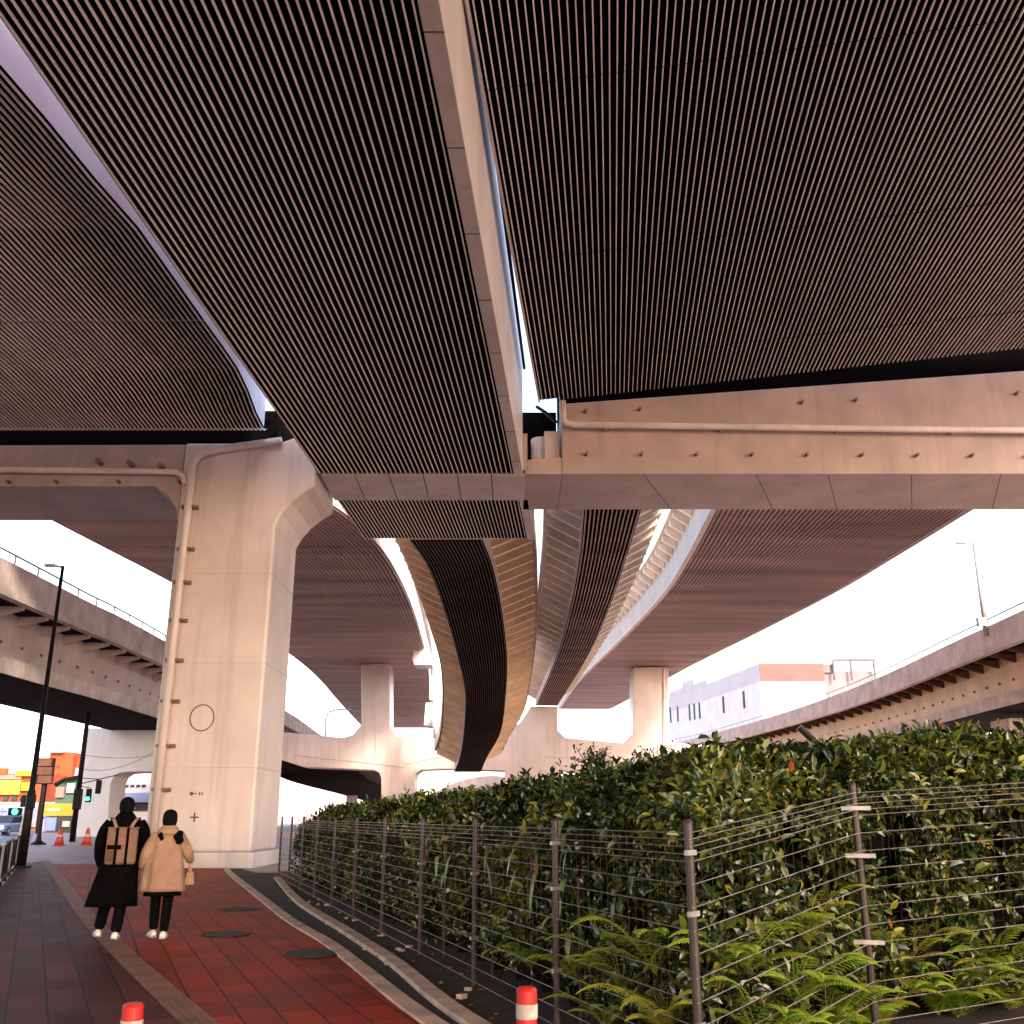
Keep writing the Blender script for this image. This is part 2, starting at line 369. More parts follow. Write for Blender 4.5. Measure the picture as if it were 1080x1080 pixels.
# ------------------------------------------------------------------ viaduct decks
def wlerp(L, i):
    k = min(int(i), len(L)-2); return L[k].lerp(L[k+1], i-k)
def slat_panel(root, Ls, Rs, pitch, mats, wslat=0.021, inset=0.0, name='slat_panel'):
    mb = MB(); n = len(Ls)
    A = [(Rs[i]-Ls[i]).normalized() for i in range(n)]
    L2 = [Ls[i]+A[i]*inset for i in range(n)]; R2 = [Rs[i]-A[i]*inset for i in range(n)]
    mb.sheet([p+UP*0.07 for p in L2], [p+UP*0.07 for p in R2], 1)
    wd = sum((R2[i]-L2[i]).length for i in range(n))/n
    cnt = max(2, int(wd/pitch))
    for k in range(cnt):
        f = (k+0.5)/cnt; h = wslat/2
        rows = [[], [], [], []]
        for i in range(n):
            c = L2[i].lerp(R2[i], f)
            rows[0].append(c - A[i]*h*1.25 + UP*0.055); rows[1].append(c - A[i]*h*0.8)
            rows[2].append(c + A[i]*h*0.8); rows[3].append(c + A[i]*h*1.25 + UP*0.055)
        vs = [p for r in rows for p in r]; fs = []
        for q in range(3):
            fs += [(q*n+i, q*n+i+1, (q+1)*n+i+1, (q+1)*n+i) for i in range(n-1)]
        mb.add(vs, fs, 0)
    return build(name, mb, mats, root)
def box_girder(root, Ls, Rs, hw, m, lift=0.09, name='box_girder', hl=None):
    mb = MB()
    mb.loft([[Ls[i]+UP*lift, Ls[i]+UP*(hl or hw), Rs[i]+UP*hw, Rs[i]+UP*lift] for i in range(len(Ls))])
    return build(name, mb, m, root)
def flange(root, Es, Ds, wd, m, name='edge_flange', th=0.06, lift=0.0):
    """strip along edge Es, width wd towards direction Ds"""
    mb = MB(); mb.loft([[Es[i]+UP*lift, Es[i]+UP*(lift+th), Es[i]+Ds[i]*wd+UP*(lift+th), Es[i]+Ds[i]*wd+UP*lift] for i in range(len(Es))])
    return build(name, mb, m, root)
def slab(root, Ls, Rs, hw, ol, orr, par, m, mu):
    A = [(Rs[i]-Ls[i]).normalized() for i in range(len(Ls))]
    mb = MB(); rings = []
    for i in range(len(Ls)):
        a = A[i]; l = Ls[i]-a*ol+UP*(hw+0.003); r = Rs[i]+a*orr+UP*(hw+0.003)
        rings.append([l, l+UP*0.3, r+UP*0.3, r])
    mb.loft(rings); build('deck_slab', mb, mu, root)
    for sgn, base in ((1, [rg[0] for rg in rings]), (-1, [rg[3] for rg in rings])):
        pb = MB()
        pb.loft([[base[i]-A[i]*0.04*sgn - UP*0.02, base[i]-A[i]*0.04*sgn+UP*par, base[i]+A[i]*0.22*sgn+UP*par, base[i]+A[i]*0.22*sgn+UP*0.31,
                  base[i]-A[i]*0.003*sgn+UP*0.31, base[i]-A[i]*0.003*sgn - UP*0.02] for i in range(len(base))])
        build('parapet', pb, m, root)
def ribs(root, Ls, Rs, hw, ol, side, spacing, m, depth=1.1, tip=0.3):
    """cantilever brackets below an overhang"""
    E = Ls if side < 0 else Rs
    acc = 0.0; nxt = spacing*0.5
    for i in range(len(E)-1):
        seg = (E[i+1]-E[i]); ln = seg.length
        while nxt < acc+ln:
            f = (nxt-acc)/ln; p = E[i].lerp(E[i+1], f)
            a = (Rs[i]-Ls[i]).lerp(Rs[i+1]-Ls[i+1], f); a.z = 0; a = a.normalized()*side
            t = seg.copy(); t.z = 0; t = t.normalized()*0.07
            q = [p+a*0.003+UP*(hw-depth), p+a*(ol-0.12)+UP*(hw-tip), p+a*(ol-0.12)+UP*hw, p+a*0.003+UP*hw]
            mb = MB(); mb.loft([[x-t for x in q], [x+t for x in q]])
            fl = [q[0]-t*2.2, q[1]-t*2.2, q[1]+t*2.2, q[0]+t*2.2]
            mb.loft([[x-UP*0.03 for x in fl], [x for x in fl]])
            build('bracket', mb, m, root)
            nxt += spacing
        acc += ln

def px_rows(rows):
    """rows: (y, xl, xr, H) in photo pixels and metres over the eye"""
    return [at(xl, y, H=h) for y, xl, xr, h in rows], [at(xr, y, H=h) for y, xl, xr, h in rows]

# --- middle ramp viaduct: broad girder overhead, then narrow box with ribbed overhangs
HA = 10.93
mid = empty('ramp_viaduct', (-3, 10, 0), 'middle ramp overhead, louvred dark soffit narrowing into a curved ribbon beyond the crossbeam', 'viaduct')
def lineX(p0, p1, y): return p0[0] + (p1[0]-p0[0])*(y-p0[1])/(p1[1]-p0[1])
aL0, aL1 = at(11.5, 40, H=HA), at(335, 500, H=HA); aR0, aR1 = at(440, 0, H=HA), at(541, 495, H=HA)
def edge(p0, p1, ys): return [Vector((lineX(p0, p1, y), y, HA+EYE)) for y in ys]
ys = [-36, -30] + [-26 + 57*k/12 for k in range(13)]
AL, AR = edge(aL0, aL1, ys), edge(aR0, aR1, ys)
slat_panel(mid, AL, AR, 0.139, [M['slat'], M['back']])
AD = [(AR[i]-AL[i]).normalized() for i in range(15)]
AR2 = [AR[i]+AD[i]*0.30 for i in range(15)]
flange(mid, AR, AD, 0.30, M['steel'], th=0.06, lift=0.0)
box_girder(mid, AL, AR2, 3.9, M['webpaint'], lift=0.0705, hl=3.9)
# panel joints on the flange strip
for k in range(9):
    fj = MB(); y = 9+k*2.6; x = lineX(aR0, aR1, y); fj.box((x+0.15, y, HA+EYE-0.004), (0.30, 0.02, 0.01)); build('flange_joint', fj, M['ink'], mid)
# drain pipe and rail bits by the sky gap
dp = MB(); dp.tube([(lineX(aR0, aR1, y)+0.42, y, HA+EYE+3.4) for y in (6, 14, 22, 30)], 0.05); build('drain_pipe', dp, M['black'], mid)
# wide far panel (behind the band)
ys2 = [33.85, 36, 39.2]
BL, BR = edge(aL0, aL1, ys2), edge(aR0, aR1, ys2)
slat_panel(mid, BL, BR, 0.139, [M['slat'], M['back']])
flange(mid, BR, [Vector((1, 0, 0))]*3, 0.30, M['plate'])
box_girder(mid, BL, [p+Vector((.30, 0, 0)) for p in BR], 1.9, M['webpaint'], lift=0.0705)
# curved ribbon
rows = [(571, 432, 509, 10.93), (602, 452.5, 520.5, 10.93), (649, 470, 530, 10.45), (695, 483, 534.8, 9.5), (733, 490.7, 533.5, 8.25), (773, 489, 528, 6.35), (799, 485, 514, 4.72), (815, 479, 507, 3.6)]
CL, CR = px_rows(rows); CL, CR = catmull(CL, 44), catmull(CR, 44)
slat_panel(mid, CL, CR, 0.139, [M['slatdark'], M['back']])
box_girder(mid, CL, CR, 1.9, M['steel'])
slab(mid, CL, CR, 1.9, 1.75, 1.9, 1.1, M['steel'], M['overplate'])
ribs(mid, CL, CR, 1.9, 1.75, -1, 1.5, M['rib'], 1.2, .45); ribs(mid, CL, CR, 1.9, 1.9, 1, 1.5, M['rib'], 1.2, .45)

# --- right-hand deck overhead
right = empty('overhead_deck', (10, 10, 0), 'broad right-hand deck overhead with fine pale slats on a black soffit', 'viaduct')
rL0, rL1 = at(495, 0, H=13.5), at(570, 425, H=13.5)
def rzt(x): return 13.5+EYE + (x-0.9)*0.077
RL = [Vector((lineX(rL0, rL1, y), y, 0)) for y in [-36, -30]+[-26+56.9*k/10 for k in range(11)]]
rdir = Vector((rL1.x-rL0.x, rL1.y-rL0.y, 0)).normalized(); rn = Vector((rdir.y, -rdir.x, 0))
RR = [p + rn*24 for p in RL]
for p in RL + RR: p.z = rzt(p.x)
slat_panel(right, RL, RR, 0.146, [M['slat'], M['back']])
box_girder(right, RL, RR, 2.2, M['webpaint'], lift=0.0705)
for y in (9.5, 15.7, 21.9, 28.1):
    l = Vector((lineX(rL0, rL1, y), y, 0)); r = l+rn*24; l.z = rzt(l.x); r.z = rzt(r.x); t = rdir*0.003
    c = MB(); c.loft([[l-t-UP*.004, l+t-UP*.004, l+t+UP*.02, l-t+UP*.02], [r-t-UP*.004, r+t-UP*.004, r+t+UP*.02, r-t+UP*.02]]); build('panel_joint', c, M['back'], right)
ef = MB(); ef.loft([[p-rn*0.06-UP*0.03, p-rn*0.06+UP*0.5, p-rn*0.004+UP*0.5, p-rn*0.004-UP*0.03] for p in RL]); build('edge_trim', ef, M['plate'], right)

# --- left-hand deck overhead (kinks at a joint)
left = empty('overhead_deck', (-16, 10, 0), 'left-hand deck overhead whose dark slats change direction at a joint line', 'viaduct')
lpx = [(0, 72), (50, 130), (100, 191), (146, 243), (215, 340), (236, 369), (251, 391), (262, 414), (270.5, 437)]
lp = [at(x, y, H=12.1) for x, y in lpx]
pre = lp[0] + (lp[0]-lp[4]).normalized()*48
def left_rows(edge_pts, dirn):
    return [p + Vector((-20, 0, 0)) for p in edge_pts]
nearR = [pre] + lp[:5]; d1 = (lp[4]-lp[0]); nearL = left_rows(nearR, d1)
slat_panel(left, nearL, nearR, 0.139, [M['slat'], M['back']])
farR = [lp[4]+Vector((0, 0.04, 0))] + lp[5:] + [lp[-1]+Vector((-0.06, 1.2, 0))]
farL = [Vector((-28, p.y, p.z)) for p in farR]
slat_panel(left, farL, farR, 0.139, [M['slat'], M['back']], name='slat_panel')
# rolled-up end of the cladding
endR = [farR[-1] + Vector((0, 0.9*math.sin(a), 0.9*(1-math.cos(a)))) for a in (0, .4, .8, 1.2)]
endL = [Vector((-28, p.y, p.z)) for p in endR]
slat_panel(left, endL, endR, 0.139, [M['slat'], M['back']], name='end_panel')
bx = MB(); bR = [pre] + lp + [farR[-1]]; bx.loft([[p+UP*0.0705, p+UP*2.6, Vector((-28.2, p.y, p.z+2.6)), Vector((-28.2, p.y, p.z+0.0705))] for p in bR])
build('box_girder', bx, M['skylitweb'], left)

# --- decks beyond the crossbeam
dk = empty('far_deck', (-14, 60, 0), 'brown curving deck beyond the big column, carried by the left stub of the far pier', 'viaduct')
rows = [(531, 20, 345, 12.1), (550, 55, 372, 12.25), (580, 113, 402, 12.6), (612, 175, 422, 13.0), (650, 243, 438, 13.4), (690, 305, 449, 13.7), (715, 335, 453, 13.7), (740, 357, 454.5, 13.7), (768, 383, 455.5, 13.7)]
DL, DR = px_rows(rows); DL, DR = catmull(DL, 34), catmull(DR, 34)
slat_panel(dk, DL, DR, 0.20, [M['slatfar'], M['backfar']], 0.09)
box_girder(dk, DL, DR, 2.0, M['webpaint'])
slab(dk, DL, DR, 2.0, 0.25, 0.25, 1.1, M['webpaint'], M['webpaint'])

ck = empty('far_deck', (10, 60, 0), 'very broad brown deck sweeping away on the right above the white building', 'viaduct')
rows = [(540, 748, 1025, 13.5), (590, 722, 943, 13.5), (627, 698, 880, 13.5), (668, 660, 800, 13.5), (700, 627, 735, 13.5), (722, 606, 694, 13.5), (748, 588, 645, 13.5)]
KL, KR = px_rows(rows); KL, KR = catmull(KL, 34), catmull(KR, 34)
k0 = (KL[0]-KL[1]).normalized()
KL = [KL[0]+k0*5] + KL; KR = [KR[0]+(KR[0]-KR[1]).normalized()*5] + KR
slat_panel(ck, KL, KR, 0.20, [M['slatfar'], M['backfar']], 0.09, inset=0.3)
KD = [(KR[i]-KL[i]).normalized() for i in range(len(KL))]
flange(ck, KL, KD, 0.30, M['steel'])
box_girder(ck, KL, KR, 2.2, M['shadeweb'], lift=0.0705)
slab(ck, KL, KR, 2.2, 0.9, 0.25, 1.1, M['webpaint'], M['ribpale'])
ribs(ck, KL, KR, 2.2, 0.9, -1, 1.6, M['ribpale'], 0.8)

bk = empty('far_deck', (4, 60, 0), 'narrow box ramp with pale ribbed overhangs curving between the two brown decks', 'viaduct')
rows = [(532, 617, 679, 11), (540, 616, 676, 11), (592, 611, 660, 10.9), (644, 601, 642, 10.7), (695, 586.5, 619, 10.3), (745, 565, 588, 9.75)]
NL, NR = px_rows(rows); NL, NR = catmull(NL, 40), catmull(NR, 40)
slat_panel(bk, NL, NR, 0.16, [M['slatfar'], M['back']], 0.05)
box_girder(bk, NL, NR, 1.9, M['white'])
slab(bk, NL, NR, 1.9, 1.55, 1.5, 1.1, M['ribpale'], M['paleplate'])
c = MB(); nA = [(NR[i]-NL[i]).normalized() for i in range(len(NL))]
c.loft([[NR[i]+nA[i]*0.004+UP*1.885, NR[i]+nA[i]*0.004+UP*1.9, NR[i]+nA[i]*1.42+UP*1.9, NR[i]+nA[i]*1.42+UP*1.885] for i in range(len(NL))]); build('overhang_shade', c, M['darksoffit'], bk)  # thin dark sheet added to shade the underside of the right overhang
ribs(bk, NL, NR, 1.9, 1.55, -1, 1.6, M['ribpale'], 1.2, .45); ribs(bk, NL, NR, 1.9, 1.5, 1, 1.6, M['ribpale'], 1.2, .45)

# --- emergency stair hung beside the far left deck
st = empty('emergency_stair', at(446, 700, Y=84), 'white stepped emergency stair box hung beside the far left deck', 'stair')
def pxz(pts, Y): return [((at(x, y, Y=Y)).x, (at(x, y, Y=Y)).z) for x, y in pts]
sm = MB(); sm.prism(pxz([(444, 663), (440.5, 667), (442, 671), (438, 675), (439, 680), (435, 684), (436, 690), (435, 695), (437, 701), (455, 701), (454, 690), (450, 676), (447, 663)], 84), 84, 86.5); build('stringer', sm, M['white'], st)
sm = MB(); sm.prism(pxz([(453, 712), (453, 738), (456, 738), (456, 712)], 84), 84, 86); build('ladder_cage', sm, M['white'], st)
sm = MB(); sm.prism(pxz([(449, 741), (447, 765), (455, 766), (455, 741)], 84), 84, 86.5); build('landing_box', sm, M['white'], st)
sm = MB(); sm.prism(pxz([(454, 700), (454, 776), (457, 776), (457, 700)], 84), 86.6, 87.0); build('hanger', sm, M['steel'], st)

# ------------------------------------------------------------------ near portal pier
YB, YE = 31.0, 35.0
pier = empty('portal_pier', (-9.4, 32.6, 0), 'huge pale steel column with drainpipe carrying the nearest crossbeam over the path', 'bridge pier')
def E(h): return h+EYE
c = MB()
c.prism([(-11.05, 0.45), (-7.8, 0.45), (-7.8, E(9.15)), (-7.62, E(9.55)), (-7.3, E(9.95)), (-6.9, E(10.3)), (-6.56, E(10.5)), (-6.56, E(12.6)), (-7.9, E(12.05)), (-11.05, E(12.05))], YB, YB+3.3)
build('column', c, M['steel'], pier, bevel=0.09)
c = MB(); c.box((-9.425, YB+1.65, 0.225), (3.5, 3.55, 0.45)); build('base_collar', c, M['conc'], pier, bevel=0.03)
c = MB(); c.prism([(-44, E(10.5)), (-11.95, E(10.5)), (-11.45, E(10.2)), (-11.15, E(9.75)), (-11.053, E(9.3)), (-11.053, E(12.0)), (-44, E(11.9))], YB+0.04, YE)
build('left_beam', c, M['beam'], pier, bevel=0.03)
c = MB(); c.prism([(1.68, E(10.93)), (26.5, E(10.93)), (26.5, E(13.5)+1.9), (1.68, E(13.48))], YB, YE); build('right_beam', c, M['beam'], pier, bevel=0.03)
c = MB(); c.box((25, YB+2, E(10.93)/2), (3.4, 3.4, E(10.93)-0.01)); build('column', c, M['steel'], pier, bevel=0.09)
for zz in (2.9, 6.1, 9.0):
    c = MB(); c.box((-9.425, YB+1.65, zz), (3.268, 3.318, 0.022)); build('weld_seam', c, M['girder'], pier)
# ledge block and bearing at the beam's inner end
c = MB(); c.prism([(0.40, E(10.93)), (1.676, E(10.93)), (1.676, E(11.55)), (0.55, E(11.45))], YB+0.03, YE); build('bearing_ledge', c, M['beam'], pier, bevel=0.02)
c = MB(); c.tube([(1.0, YB+0.9, E(11.5)), (1.0, YB+0.9, E(12.5))], 0.34, 16); build('bearing', c, M['white'], pier, smooth=False)
c = MB(); c.box((1.36, YB+0.55, E(12.05)), (0.5, 0.5, 1.1)); build('stop_block', c, M['girder'], pier, bevel=0.02)
c = MB(); c.tube([(1.5, YB-0.1, E(12.75)), (1.15, YB+0.1, E(13.2)), (0.85, YB+0.3, E(13.5))], 0.06); build('cable', c, M['black'], pier)
c = MB(); c.box((0.98, YB+2.6, E(12.75)), (1.3, 0.3, 2.9)); build('recess_block', c, M['back'], pier)  # black block standing in for the dark of the recess
# bottom flange of the crossbeam, panelled, between the louvre fields
c = MB(); xl0, xr0 = lineX(aL0, aL1, 32.4)+0.02, lineX(aR0, aR1, 32.4)+0.3
c.box(((xl0+xr0)/2, 32.42, E(HA)+0.10), (xr0-xl0, 2.78, 0.09), mi=1)
for i in range(6):
    for j in range(4):
        wx = (xr0-xl0)/6; wy = 2.76/4
        c.box((xl0+wx*(i+0.5), 31.04+wy*(j+0.5), E(HA)+0.005), (wx-0.035, wy-0.03, 0.07))
build('panelled_flange', c, [M['plate'], M['ink']], pier)
c = MB(); c.prism([(-6.44, E(HA)+.152), (0.52, E(HA)+.152), (0.52, E(12.4)), (-6.44, E(12.4))], YB+0.03, YB+2.8); build('middle_beam', c, M['beam'], pier)
# soffit joint lines on the right beam
for k, x in enumerate((4.4, 8.2, 10.6, 13.4, 16.4)):
    c = MB(); q = [Vector((x-0.015, YB+0.05, E(10.93)-0.006)), Vector((x+0.015, YB+0.05, E(10.93)-0.006)), Vector((x+1.55, YE-0.05, E(10.93)-0.006)), Vector((x+1.52, YE-0.05, E(10.93)-0.006))]
    c.loft([q, [p+UP*0.004 for p in q]]); build('soffit_joint', c, M['ink'], pier)
c = MB(); c.prism([(1.7, E(13.475)), (26.5, E(15.395)), (26.5, E(17.5)), (1.7, E(15.6))], YB+0.6, YE-0.6); build('gap_filler', c, M['back'], pier)  # black filler added for the dark gap between deck end and beam
c = MB(); c.prism([(-44, E(11.895)), (-8.2, E(11.995)), (-8.2, E(13.6)), (-44, E(13.6))], YB+0.9, YE-0.6); build('gap_filler', c, M['back'], pier)  # same black filler over the left beam
# drain pipes
c = MB(); c.tube([(1.72, YB-0.3, E(13.45)), (1.72, YB-0.3, E(12.85)), (1.8, YB-0.3, E(12.66)), (2.05, YB-0.3, E(12.58)), (13, YB-0.3, E(12.42)), (26, YB-0.3, E(12.3))], 0.11, 12); build('drain_pipe', c, M['steel'], pier, smooth=True)
c = MB(); c.tube([(-44, YB-0.18, E(11.35)), (-12.0, YB-0.18, E(10.95)), (-11.2, YB-0.18, E(10.93)), (-10.95, YB-0.18, E(10.8)), (-10.85, YB-0.18, E(10.5))], 0.10, 12); build('drain_pipe', c, M['steel'], pier, smooth=True)
c = MB(); c.tube([(-7.75, YB-0.2, E(12.05)), (-9.7, YB-0.2, E(11.75)), (-10.3, YB-0.2, E(11.62)), (-10.55, YB-0.2, E(11.45)), (-10.66, YB-0.2, E(11.1)), (-10.70, YB-0.2, E(6)), (-10.72, YB-0.2, 0.3)], 0.13, 14); build('drain_pipe', c, M['steel'], pier, smooth=True)
# clamps on the downpipe
for px, py in ((204, 536), (199, 580), (196, 615), (191, 655), (186, 697), (182, 740), (178, 787), (172, 833)):
    p = at(px, py, Y=YB); c = MB(); c.box((-10.69, YB-0.12, p.z), (0.42, 0.24, 0.09)); c.box((-10.42, YB-0.06, p.z), (0.10, 0.12, 0.12)); build('pipe_clamp', c, M['rust'], pier)
# bolts and lifting lugs
def stud(p, r=0.055, l=0.22, nm='bolt', m='rust', root=pier):
    c = MB(); c.tube([p, p+Vector((0, -l, 0))], r, 8); return build(nm, c, M[m], root)
for k in range(9):
    x = 2.5 + 1.85*k
    stud(Vector((x, YB, E(11.62-0.004*x))))
    if k in (0, 1, 4, 5, 8): stud(Vector((x, YB, E(13.05+0.05*x*0.9))))
for px, py in ((107, 489), (140, 491), (172, 494)):
    p = at(px, py, Y=YB+0.04); stud(p, 0.09, 0.35, 'lifting_lug')
for px in (10, 60, 126, 190): stud(at(px, 512, Y=YB+0.04)+UP*0.1)
for k in range(9):
    if k % 2 == 0: c = MB(); x = 3.2+k*1.95; c.box((x, YB-0.16, E(12.53-0.011*(x-2))), (0.14, 0.32, 0.16)); build('pipe_bracket', c, M['beam'], pier)
# chalked circle and survey marks on the column
c = MB(); p0 = at(213, 757, Y=YB-0.01); c.tube([p0+Vector((0.37*math.cos(a), 0, 0.40*math.sin(a))) for a in [2*math.pi*k/40 for k in range(41)]], 0.016, 6, caps=False); build('circle_mark', c, M['ink'], pier)
c = MB(); p0 = at(205, 862, Y=YB-0.006); c.box(p0, (0.26, 0.012, 0.045)); c.box(p0, (0.045, 0.0125, 0.27)); build('cross_mark', c, M['ink'], pier)
c = MB(); p0 = at(202, 837, Y=YB-0.006)
c.tube([p0+Vector((0, .006, 0)), p0-Vector((0, .006, 0))], 0.055, 12); c.box(p0+Vector((0.1, 0, 0)), (0.1, 0.012, 0.03)); c.box(p0+Vector((0.24, 0, 0)), (0.03, 0.012, 0.1)); c.box(p0+Vector((0.32, 0, 0)), (0.03, 0.012, 0.1))
build('survey_mark', c, M['ink'], pier)

# ------------------------------------------------------------------ far double-deck pier
YM = 93.0
fp = empty('far_pier', (-2, YM+1.5, 0), 'white far pier with three stubs, standing behind the hedge under the curved decks', 'bridge pier')
prof = [(292, 800), (296, 772), (362, 778), (372, 775), (381, 764), (381, 701), (411, 699), (411, 765), (419, 777), (450, 778), (520, 777), (548, 763), (560, 745), (588, 745), (588, 770), (596, 778), (658, 784), (668, 775), (668, 704), (705, 703), (705, 774), (713, 783), (752, 787), (752, 812), (592, 813), (592, 880), (532, 880), (532, 813), (470, 811), (444, 812), (438, 816), (437, 822), (437, 880), (402, 880), (402, 821), (400, 815), (394, 812), (320, 809)]
c = MB(); pp = pxz(prof, YM); pp = [(x, max(z, 0.0)) for x, z in pp]; c.prism(pp, YM, YM+3.2); build('pier_frame', c, M['steel'], fp, bevel=0.06)
def strip(pts, Y, th, nm, root, m):
    c = MB(); c.tube([at(x, y, Y=Y) for x, y in pts], th, 6); build(nm, c, M[m], root)
strip([(396, 703), (396, 800)], YM-0.02, 0.05, 'weld_seam', fp, 'plate')
strip([(310, 796), (428, 809), (428, 806), (470, 797)], YM-0.02, 0.05, 'weld_seam', fp, 'plate')
strip([(575, 798), (660, 804)], YM-0.02, 0.05, 'weld_seam', fp, 'plate')
strip([(700, 705), (700, 800)], YM-0.05, 0.09, 'drain_pipe', fp, 'plate')
for px in ((376, 414), (664, 712)):
    a, b = at(px[0], 700, Y=YM), at(px[1], 700, Y=YM); c = MB(); c.box(((a.x+b.x)/2, YM+1.6, a.z+0.25), (b.x-a.x, 3.6, 0.3)); build('bearing_plate', c, M['girder'], fp)

# ------------------------------------------------------------------ side viaducts
def viaduct(root, pts, inward, n, wdt, mc, mg, bracket_m, rail_h=0.45):
    P = catmull(pts, n)
    D = []
    for i in range(n):
        t = (P[min(i+1, n-1)]-P[max(i-1, 0)]); t.z = 0; t.normalize()
        D.append(Vector((-t.y, t.x, 0))*inward)
    def sec(d0, d1, h0, h1, nm, m):
        mb = MB(); mb.loft([[P[i]+D[i]*d0+UP*h0, P[i]+D[i]*d0+UP*h1, P[i]+D[i]*d1+UP*h1, P[i]+D[i]*d1+UP*h0] for i in range(n)])
        return build(nm, mb, m, root)
    sec(0, 0.3, -1.15, 0, 'parapet', mc)
    sec(wdt-0.3, wdt, -1.15, 0, 'parapet', mc)
    sec(-0.08, 0.35, -1.5, -1.153, 'edge_beam', mc); sec(wdt-.35, wdt+.08, -1.5, -1.153, 'edge_beam', mc)
    sec(0.353, wdt-0.353, -1.45, -1.153, 'deck_slab', M['darksoffit'])  # near-black slab: shading under the overhang put into its colour
    sec(1.7, wdt-1.7, -3.5, -1.453, 'girder', mg)
    sec(1.5, wdt-1.5, -4.25, -3.503, 'bottom_box', mc)
    sec(1.56, wdt-1.56, -4.30, -4.253, 'soffit', M['darksoffit'])
    # brackets, rail posts, bolts
    acc = 0; nb = 0.7; npost = 0.3; nbolt = 0.5
    railpts = [P[i]+D[i]*0.15+UP*rail_h for i in range(n)]
    mb = MB(); mb.tube(railpts, 0.045, 6); build('handrail', mb, M['pole'], root)
    pm = MB(); pm.box((0, 0, rail_h/2), (0.06, 0.06, rail_h)); psrc = None
    bm_ = MB(); bm_.tube([(0, -0.06, 0), (0, 0.06, 0)], 0.075, 8); bsrc = None
    for i in range(n-1):
        seg = P[i+1]-P[i]; ln = seg.length; t = seg.normalized()
        if P[i].y < 24 or P[i].y > 125: acc = 0; nb = 0.7; npost = .3; nbolt = .5; continue
        while nb < ln+acc:
            p = P[i]+t*(nb-acc); d = D[i]; tt = Vector((t.x, t.y, 0)).normalized()*0.11
            q = [p+d*0.36+UP*-1.453, p+d*1.697+UP*-1.453, p+d*1.697+UP*-1.95, p+d*0.36+UP*-1.6]
            mb = MB(); mb.loft([[x-tt for x in q], [x+tt for x in q]]); build('bracket', mb, bracket_m, root); nb += 2.4
        while npost < ln+acc:
            p = P[i]+t*(npost-acc)+D[i]*0.15
            if psrc is None: psrc = build('rail_post', pm, M['pole'], root, local=True); psrc.location = p-root.location
            else: copy_part(psrc, root, p-root.location)
            npost += 2.2
        while nbolt < ln+acc:
            p = P[i]+t*(nbolt-acc)+D[i]*1.68-UP*2.85
            rz = math.atan2(D[i].y, D[i].x)-math.pi/2
            if bsrc is None: bsrc = build('bolt', bm_, M['rust'], root, local=True); bsrc.location = p-root.location; bsrc.rotation_euler.z = rz
            else: copy_part(bsrc, root, p-root.location, rz)
            nbolt += 2.0
        acc += ln
    return P, D
HE = 10.4
ev = empty('side_viaduct', (-24, 60, 0), 'grey concrete viaduct on the left with handrail, brackets and black underside, behind the street lamp', 'viaduct')
ep = [at(x, y, H=HE) for x, y in ((0, 587), (90, 633), (170, 674), (305, 752), (331, 770))]
ep = [ep[0]+(ep[0]-ep[1])*4.2, ep[0]+(ep[0]-ep[1])*1.8] + ep + [ep[-1]+(ep[-1]-ep[-2])*0.9]
EP, ED = viaduct(ev, ep, 1, 46, 9.4, M['conc'], M['girder'], M['girder'])
fv = empty('side_viaduct', (30, 70, 0), 'warm grey curved viaduct on the right above the hedge, a lamp pole on it', 'viaduct')
fpt = [at(x, y, H=HE) for x, y in ((1080, 643), (1000, 680), (930, 713), (870, 737), (800, 760), (735, 778), (705, 784))]
fpt = [fpt[0]+(fpt[0]-fpt[1])*3.0, fpt[0]+(fpt[0]-fpt[1])*1.2] + fpt
FP, FD = viaduct(fv, fpt, -1, 46, 9.4, M['concpink'], M['girderlit'], M['brick'])
c = MB(); a, b = at(842, 767, Y=84), at(866, 791, Y=84); c.tube([a+Vector((0, -.3, 0)), b+Vector((0, -.3, 0))], 0.30, 8); build('drain_chute', c, M['black'], fv)

# pier under the left viaduct, with rounded portal opening
ep_ = empty('side_pier', (-28, 76, 0), 'white portal pier with rounded opening under the left viaduct', 'bridge pier')
prof = [(80, 885), (84, 800), (88, 768), (200, 768), (200, 813), (135, 814), (126, 815), (120, 819), (117, 826), (115, 845), (113, 885)]
c = MB(); pp = pxz(prof, 75); pp = [(x, max(0.0, z)) for x, z in pp]; c.prism(pp, 75, 78); build('pier_frame', c, M['white'], ep_, bevel=0.05)
# columns holding up the other long decks (hidden by the things in front of them)
for nm, lab, x, y, h in (('support_column', 'column under the right viaduct, mostly hidden by the hedge', 33, 62, 7.2),):
    c = MB(); c.box((x, y, h/2), (3, 2.2, h)); c.box((x, y, h-.6), (5.5, 2.4, 1.15)); tag(build(nm, c, M['concpink'], bevel=0.05), lab, 'column')

# low road beyond the far pier and its dark soffit
lv = empty('low_viaduct', (-20, 125, 0), 'low dark viaduct running away under the far white pier', 'viaduct')
lpt = [at(x, y, Y=Y) for x, y, Y in ((286, 800, 104), (310, 812, 112), (360, 827, 135), (396, 840, 190))]
lpt = catmull(lpt, 12)
c = MB(); c.loft([[p, p+UP*-1.3, p+Vector((9, 0, -1.3)), p+Vector((9, 0, 0))] for p in lpt]); build('deck_slab', c, M['darksoffit'], lv)
c = MB(); c.loft([[p+Vector((-0.2, 0, 1.2)), p+Vector((-0.2, 0, 0.003)), p+Vector((0.2, 0, 0.003)), p+Vector((0.2, 0, 1.2))] for p in lpt]); build('parapet', c, M['concpink'], lv)
c = MB(); p = at(371, 845, Y=140); c.box((p.x, 140, p.z/2+0.9), (1.3, 1.3, p.z+1.8)); build('column', c, M['concpink'], lv)
